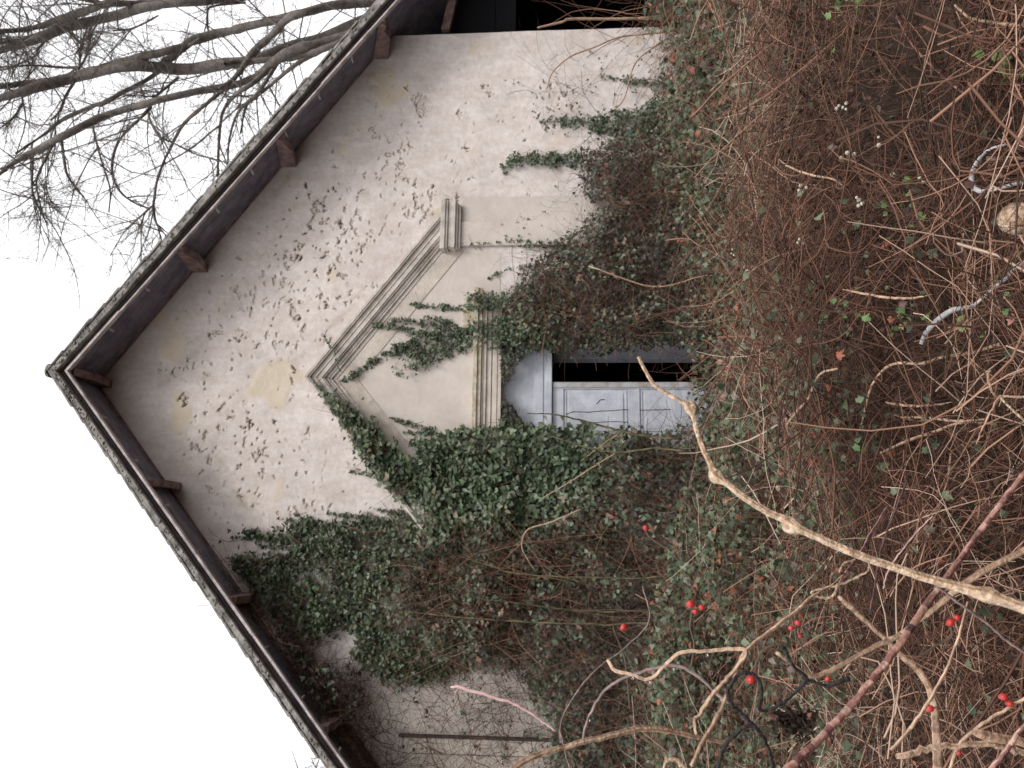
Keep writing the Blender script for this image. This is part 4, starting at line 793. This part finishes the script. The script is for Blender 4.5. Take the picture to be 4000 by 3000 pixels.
# bundle in the hoop & log end
DB = surf(3900, 650, .05); e = empty('dry_bundle', 'bundle of split tan and grey stalks inside the pale wire hoop', 'stalks', tuple(at(3930, 640, DB)))
Ps = []
for k in range(26):
    y = 585 + k * 4.6 + random.uniform(-6, 6); a = at(random.uniform(3850, 3930), y + random.uniform(-14, 14), DB + random.uniform(-.02, .03)); b = at(4070, y, DB + random.uniform(-.02, .03)); Ps.append([a, (a * 2 + b) / 3 + rng.normal(size=3) * .002, (a + 2 * b) / 3 + rng.normal(size=3) * .002, b])
V, F = tubes(np.array(Ps) - np.array(e.location), np.full((26, 4), .0022), 5); mk('stalk', V, F, M['dry'], e, rng.random(len(F)), smooth=True)
o_, _ = tr('sawn tan log end with cracked grain at the right edge', [(3962, 850, 60), (3966, 852, 118), (3985, 855, 128), (4060, 865, 132), (4160, 880, 132)], 1.3, 'tan', 'log', 'cut_log', K=24, S=18, jit=.0006)

# rose hips on their stems
def hip(parent, c, r, tilt):
    bm = bmesh.new(); bmesh.ops.create_uvsphere(bm, u_segments=14, v_segments=10, radius=r, matrix=Matrix.Diagonal((1, 1, 1.22, 1)))
    for v in bm.verts:
        if v.co.z > .6 * r: v.co.xy *= .9
    o = bmobj('rose_hip', bm, M['hip'], parent); o.location = c; o.rotation_euler = tilt
    bm = bmesh.new(); bmesh.ops.create_cone(bm, segments=6, radius1=r * .32, radius2=r * .12, depth=r * .5, matrix=Matrix.Translation((0, 0, -r * 1.35))); cx = bmobj('calyx', bm, M['calyx'], o, False)
for (hips, stem, d, lab) in [
    ([(2697, 2360, 36), (2716, 2388, 26), (2740, 2372, 26)], [(2700, 2350), (2702, 2400), (2696, 2450), (2712, 2520), (2700, 2600)], 1.25, 'wild rose twig carrying the brightest trio of red hips'),
    ([(2436, 2450, 30)], [(2440, 2470), (2395, 2440), (2410, 2490), (2440, 2570), (2455, 2700), (2460, 2770)], 1.5, 'wild rose twig with a single dark red hip left of the zigzag stem'),
    ([(3116, 2433, 26), (3090, 2453, 24), (3125, 2484, 18)], [(3110, 2440), (3108, 2480), (3120, 2500), (3140, 2540)], 1.1, 'wild rose twig with three red hips under the short brown stem'),
    ([(2932, 2655, 38)], [(2950, 2630), (2955, 2590), (2975, 2550), (3010, 2520)], .9, 'twig with one large bright red hip beside the black zigzag vine'),
    ([(3233, 2652, 24)], [(3240, 2640), (3290, 2600), (3330, 2540)], 1.15, 'twig with one small red hip between black vine and reddish cane'),
    ([(3712, 2432, 34), (3738, 2413, 28)], [(3715, 2450), (3716, 2490), (3660, 2520), (3600, 2560)], 1.05, 'twig with a pair of red hips beneath the long tan branch'),
    ([(3630, 2768, 34)], [(3620, 2750), (3600, 2700), (3570, 2650)], 1.05, 'twig with one red hip against the thick brown stem at the lower right'),
    ([(3918, 2722, 34), (3943, 2748, 30)], [(3940, 2735), (3990, 2730), (4060, 2715)], 1.0, 'twig with a pair of red hips at the lower right edge'),
    ([(3745, 2942, 24)], [(3745, 2950), (3760, 2980), (3790, 3030)], 1.2, 'twig with one pinkish hip at the very bottom right'),
    ([(2522, 2062, 24)], [(2522, 2070), (2540, 2100), (2600, 2140)], 3.0, 'distant faint red hip below the bare plaster patch')]:
    c0 = at(*hips[0][:2], d); e = empty('wild_rose_twig', lab, 'rose twig', tuple(c0)); P = np.array([at(x, y, d + .004) for x, y in stem]) - c0
    V, F = tubes(resample(P, 16)[None], np.full((1, 16), .0014 * d), 6); mk('stem', V, F, M['ivystem'], e, smooth=True)
    for (x, y, wpx) in hips: hip(e, tuple(at(x, y, d - .006) - c0), wpx * d / FPX / 2 * .84, (random.uniform(-.6, .6), random.uniform(-.6, .6), 0))

# ------------------------------------------------------------------ bare trees behind the house
def tree(label, limbs, dist, base_px, seed, sprigs=1.0, group='bare trees behind the right roof slope'):
    """limbs: list of (pts(px,py,width), is_main). Trunk goes down to the ground behind the house."""
    r_ = np.random.default_rng(seed); e_loc = at(*base_px, dist); bx = np.array([e_loc[0], e_loc[1], -.6]); e = empty('bare_tree', label, 'tree', tuple(bx), 0, group)
    mains = []; subs = []
    for pts, main in limbs:
        P = np.array([[*at(p[0], p[1], dist * (1 + .02 * math.sin(i * 1.3 + seed))), p[2] * .82 * dist / FPX / 2] for i, p in enumerate(pts)])
        if main == 2: P = np.vstack([[*bx, P[0, 3] * 1.9], [*(bx * .5 + P[0, :3] * .5 + [.3, 0, 0]), P[0, 3] * 1.4], P])
        (mains if main else subs).append(resample(P, 40))
    for nm, L, S in (('trunk', mains, 10), ('branches', subs, 6)):
        if not L: continue
        A = np.array(L); A[:, 1:-1, :3] += r_.normal(size=A[:, 1:-1, :3].shape) * A[:, 1:-1, 3:4] * .05; A[..., 3] *= 1 + .07 * r_.normal(size=A.shape[:2])
        V, F = tubes(A[..., :3] - bx, A[..., 3], S); mk(nm, V, F, M['bark'], e, smooth=True)['kind'] = 'stuff'
    # side twigs grown from every limb, then finer ones from those
    lev = np.array(mains + subs); gen = []
    def grow(src, n, ln, rad, spread, K=9, crook=.16):
        i = r_.integers(len(src), size=n); k = (r_.random(n) ** .8 * (src.shape[1] - 2)).astype(int) + 1; p = src[i, k, :3]; t = norm(src[i, np.minimum(k + 1, src.shape[1] - 1), :3] - src[i, k - 1, :3])
        side = norm(r_.normal(size=(n, 3)) * [1, .6, 1]); d = norm(t * .7 + side * spread); L = ln[0] + (ln[1] - ln[0]) * r_.random(n) ** 1.6; out = [p.copy()]; cur = p.copy(); c = r_.normal(size=(n, 3)) * .35 + [0, 0, .12]
        for q in range(K - 1):
            d = norm(d + c / K + crook * r_.normal(size=(n, 3))); cur = cur + d * (L / (K - 1))[:, None]; out.append(cur.copy())
        R = np.minimum(rad[0] + (rad[1] - rad[0]) * L / ln[1], src[i, k, 3] * .8)[:, None] * np.linspace(1, .35, K)[None]
        return np.concatenate([np.stack(out, 1), R[..., None]], -1)
    lv9 = lev[:, np.linspace(0, 39, 9).astype(int)]
    vis = lambda a: a[((a[:, 0, :3] - CP) @ CF > 0) & (a[:, 0, 2] > 3.6)]
    a1 = vis(grow(lev, int(105 * sprigs), (.5, 2.6), (.006, .018), .8, crook=.09)); a2 = grow(np.concatenate([a1, lv9, lv9]), int(1000 * sprigs), (.15, 1.0), (.0028, .0065), 1.0, crook=.13); a3 = vis(grow(np.concatenate([a1, a2, lv9]), int(7000 * sprigs), (.04, .26), (.0018, .0032), 1.3, 5, .2)); a2 = vis(a2)
    V, F = tubes(np.concatenate([a1, a2])[..., :3] - bx, np.concatenate([a1, a2])[..., 3], 4); V2, F2 = tubes(a3[..., :3] - bx, a3[..., 3], 3)
    mk('twigs', np.vstack([V, V2]), np.vstack([F, F2 + len(V)]), M['barkdark'], e, smooth=True)['kind'] = 'stuff'
    return e
tree('bare tree with the two upper thick limbs meeting in a fork, right of the roof', [
    ([(1250, 150, 46), (1130, 178, 44), (1000, 232, 44), (900, 245, 48), (800, 262, 56), (700, 272, 56), (640, 268, 50), (570, 255, 46), (480, 262, 50), (400, 275, 50), (300, 298, 56), (200, 325, 58), (130, 345, 44), (0, 385, 30), (-200, 450, 22)], 2),
    ([(700, 268, 40), (640, 250, 44), (780, 150, 10)], 0) ,
    ([(1640, -30, 44), (1450, 8, 42), (1300, 22, 40), (1180, 52, 40), (1000, 95, 38), (880, 125, 38), (780, 150, 44), (680, 195, 36), (600, 212, 38), (500, 240, 44), (400, 270, 46)], 1),
    ([(200, 315, 30), (100, 325, 28), (0, 338, 26), (-150, 350, 20)], 1),
    ([(620, 280, 22), (560, 320, 20), (480, 360, 20), (400, 405, 22), (360, 415, 18), (240, 470, 18), (180, 520, 12), (60, 600, 10)], 0),
    ([(700, 300, 16), (640, 350, 13), (590, 390, 10)], 0),
    ([(290, 318, 16), (255, 380, 13), (235, 430, 12), (200, 470, 8)], 0), ([(310, 265, 16), (220, 262, 12), (100, 255, 8), (0, 275, 8)], 0), ([(310, 268, 10), (318, 180, 10), (340, 110, 8)], 0), ([(315, 265, 10), (345, 190, 10), (350, 110, 8)], 0),
    ([(620, 60, 8), (520, 110, 10), (440, 120, 8)], 0), ([(90, 400, 14), (60, 450, 12), (20, 490, 8)], 0)], 15.0, (1500, -260), 1, 1.25)
tree('bare tree whose steep limbs fill the top left corner of the photo', [
    ([(1000, -30, 48), (860, -5, 44), (720, 8, 44), (560, 28, 46), (450, 62, 46), (330, 90, 50), (250, 105, 50), (150, 152, 40), (60, 180, 34), (-100, 230, 28)], 2),
    ([(640, 8, 26), (520, 14, 30), (420, 15, 32), (330, 45, 36), (230, 78, 36), (120, 112, 26), (0, 122, 22), (-120, 130, 18)], 1),
    ([(420, 18, 22), (300, -10, 18), (200, -40, 16)], 1),
    ([(200, 135, 16), (150, 190, 12), (140, 215, 10), (60, 255, 8), (0, 260, 6)], 0), ([(360, 90, 12), (230, 110, 16), (100, 145, 14), (0, 155, 12)], 0), ([(960, 10, 12), (830, 25, 10), (810, 60, 12), (815, 140, 8)], 0), ([(150, 150, 16), (60, 160, 14), (-20, 170, 12)], 0)], 16.5, (1300, -420), 2, .9)
tree('bare tree with the lowest long limb and hooked twigs arching over the right roof slope', [
    ([(1330, 150, 50), (1200, 180, 48), (1100, 215, 46), (1000, 300, 36), (900, 335, 34), (760, 360, 34), (640, 385, 34), (560, 410, 34), (480, 428, 34), (400, 455, 36), (340, 485, 36), (260, 525, 34), (200, 555, 32), (140, 590, 30), (60, 630, 22), (0, 680, 16), (-80, 740, 10)], 2),
    ([(870, 355, 20), (800, 410, 18), (740, 460, 17), (700, 510, 16), (660, 590, 14), (640, 630, 12), (615, 700, 13), (605, 760, 13), (600, 810, 14), (610, 870, 11), (635, 905, 9), (665, 935, 6)], 0),
    ([(600, 800, 9), (560, 835, 8), (490, 900, 6), (430, 1000, 4)], 0), ([(590, 418, 18), (540, 470, 14), (500, 505, 15), (465, 550, 13), (445, 600, 13), (437, 655, 12), (447, 710, 11), (480, 760, 11), (540, 800, 9), (590, 815, 7)], 0),
    ([(580, 430, 10), (585, 465, 11), (620, 530, 10), (680, 560, 9), (760, 600, 8), (860, 630, 8)], 0), ([(240, 545, 16), (250, 620, 14), (262, 680, 13), (300, 740, 9), (330, 770, 6)], 0),
    ([(130, 600, 12), (126, 680, 12), (128, 750, 10), (160, 830, 8), (190, 880, 5)], 0), ([(210, 560, 12), (150, 680, 10), (145, 740, 8), (170, 850, 6)], 0), ([(360, 480, 12), (375, 550, 10), (400, 640, 9), (430, 740, 8), (425, 830, 6)], 0),
    ([(1060, 260, 30), (980, 330, 24), (920, 370, 18), (870, 440, 16), (855, 560, 14), (850, 690, 10)], 0), ([(1080, 250, 24), (1010, 360, 20), (930, 440, 14), (895, 550, 12), (890, 640, 10)], 0), ([(1300, 175, 24), (1160, 250, 20), (1060, 330, 16), (1000, 380, 14), (960, 420, 12), (940, 520, 10)], 0),
    ([(1260, 30, 30), (1190, 50, 34), (1125, 72, 34), (1060, 140, 34), (990, 205, 36), (920, 300, 20), (850, 350, 14)], 1), ([(1500, 60, 34), (1330, 165, 30), (1160, 222, 28), (1040, 235, 30), (940, 240, 26), (880, 250, 20)], 1)], 14.0, (1650, -150), 3, 1.35)
tree('wispy bare treetop just showing over the left roof slope at the bottom edge', [([(1500, 3180, 16), (1250, 3120, 12), (1180, 3040, 8), (1150, 2960, 4), (1140, 2930, 3)], 2), ([(1300, 3100, 8), (1240, 3010, 6), (1215, 2960, 3)], 0)], 13.0, (1700, 3250), 4, .05, None)

# rain drops hanging from the near canes, each a part of the cane it hangs from
drop = bpy.data.materials.new('water'); drop.use_nodes = True; db = drop.node_tree.nodes['Principled BSDF']; db.inputs['Base Color'].default_value = (1, 1, 1, 1); db.inputs['Roughness'].default_value = .02; db.inputs['Transmission Weight'].default_value = 1; db.inputs['IOR'].default_value = 1.33
zz = [o for o in bpy.data.objects if o.get('label') == 'zigzag tan stem left of the black vine'][0]; mh = [o for o in bpy.data.objects if o.get('label') == 'lower mauve hooped cane crossing the zigzag stem'][0]
for (par, px, py, d) in [(zz, 2535, 2668, .955), (zz, 2470, 2650, .965), (zz, 2760, 2560, .92), (zz, 2735, 2800, .87), (mh, 2490, 2648, 1.02), (mh, 2628, 2616, 1.0), (mh, 2814, 2738, .97), (mh, 2300, 2816, 1.04)]:
    bm = bmesh.new(); bmesh.ops.create_uvsphere(bm, u_segments=12, v_segments=8, radius=.0019); o = bmobj('water_drop', bm, drop, par); o.location = Vector(at(px, py, d)) - par.location
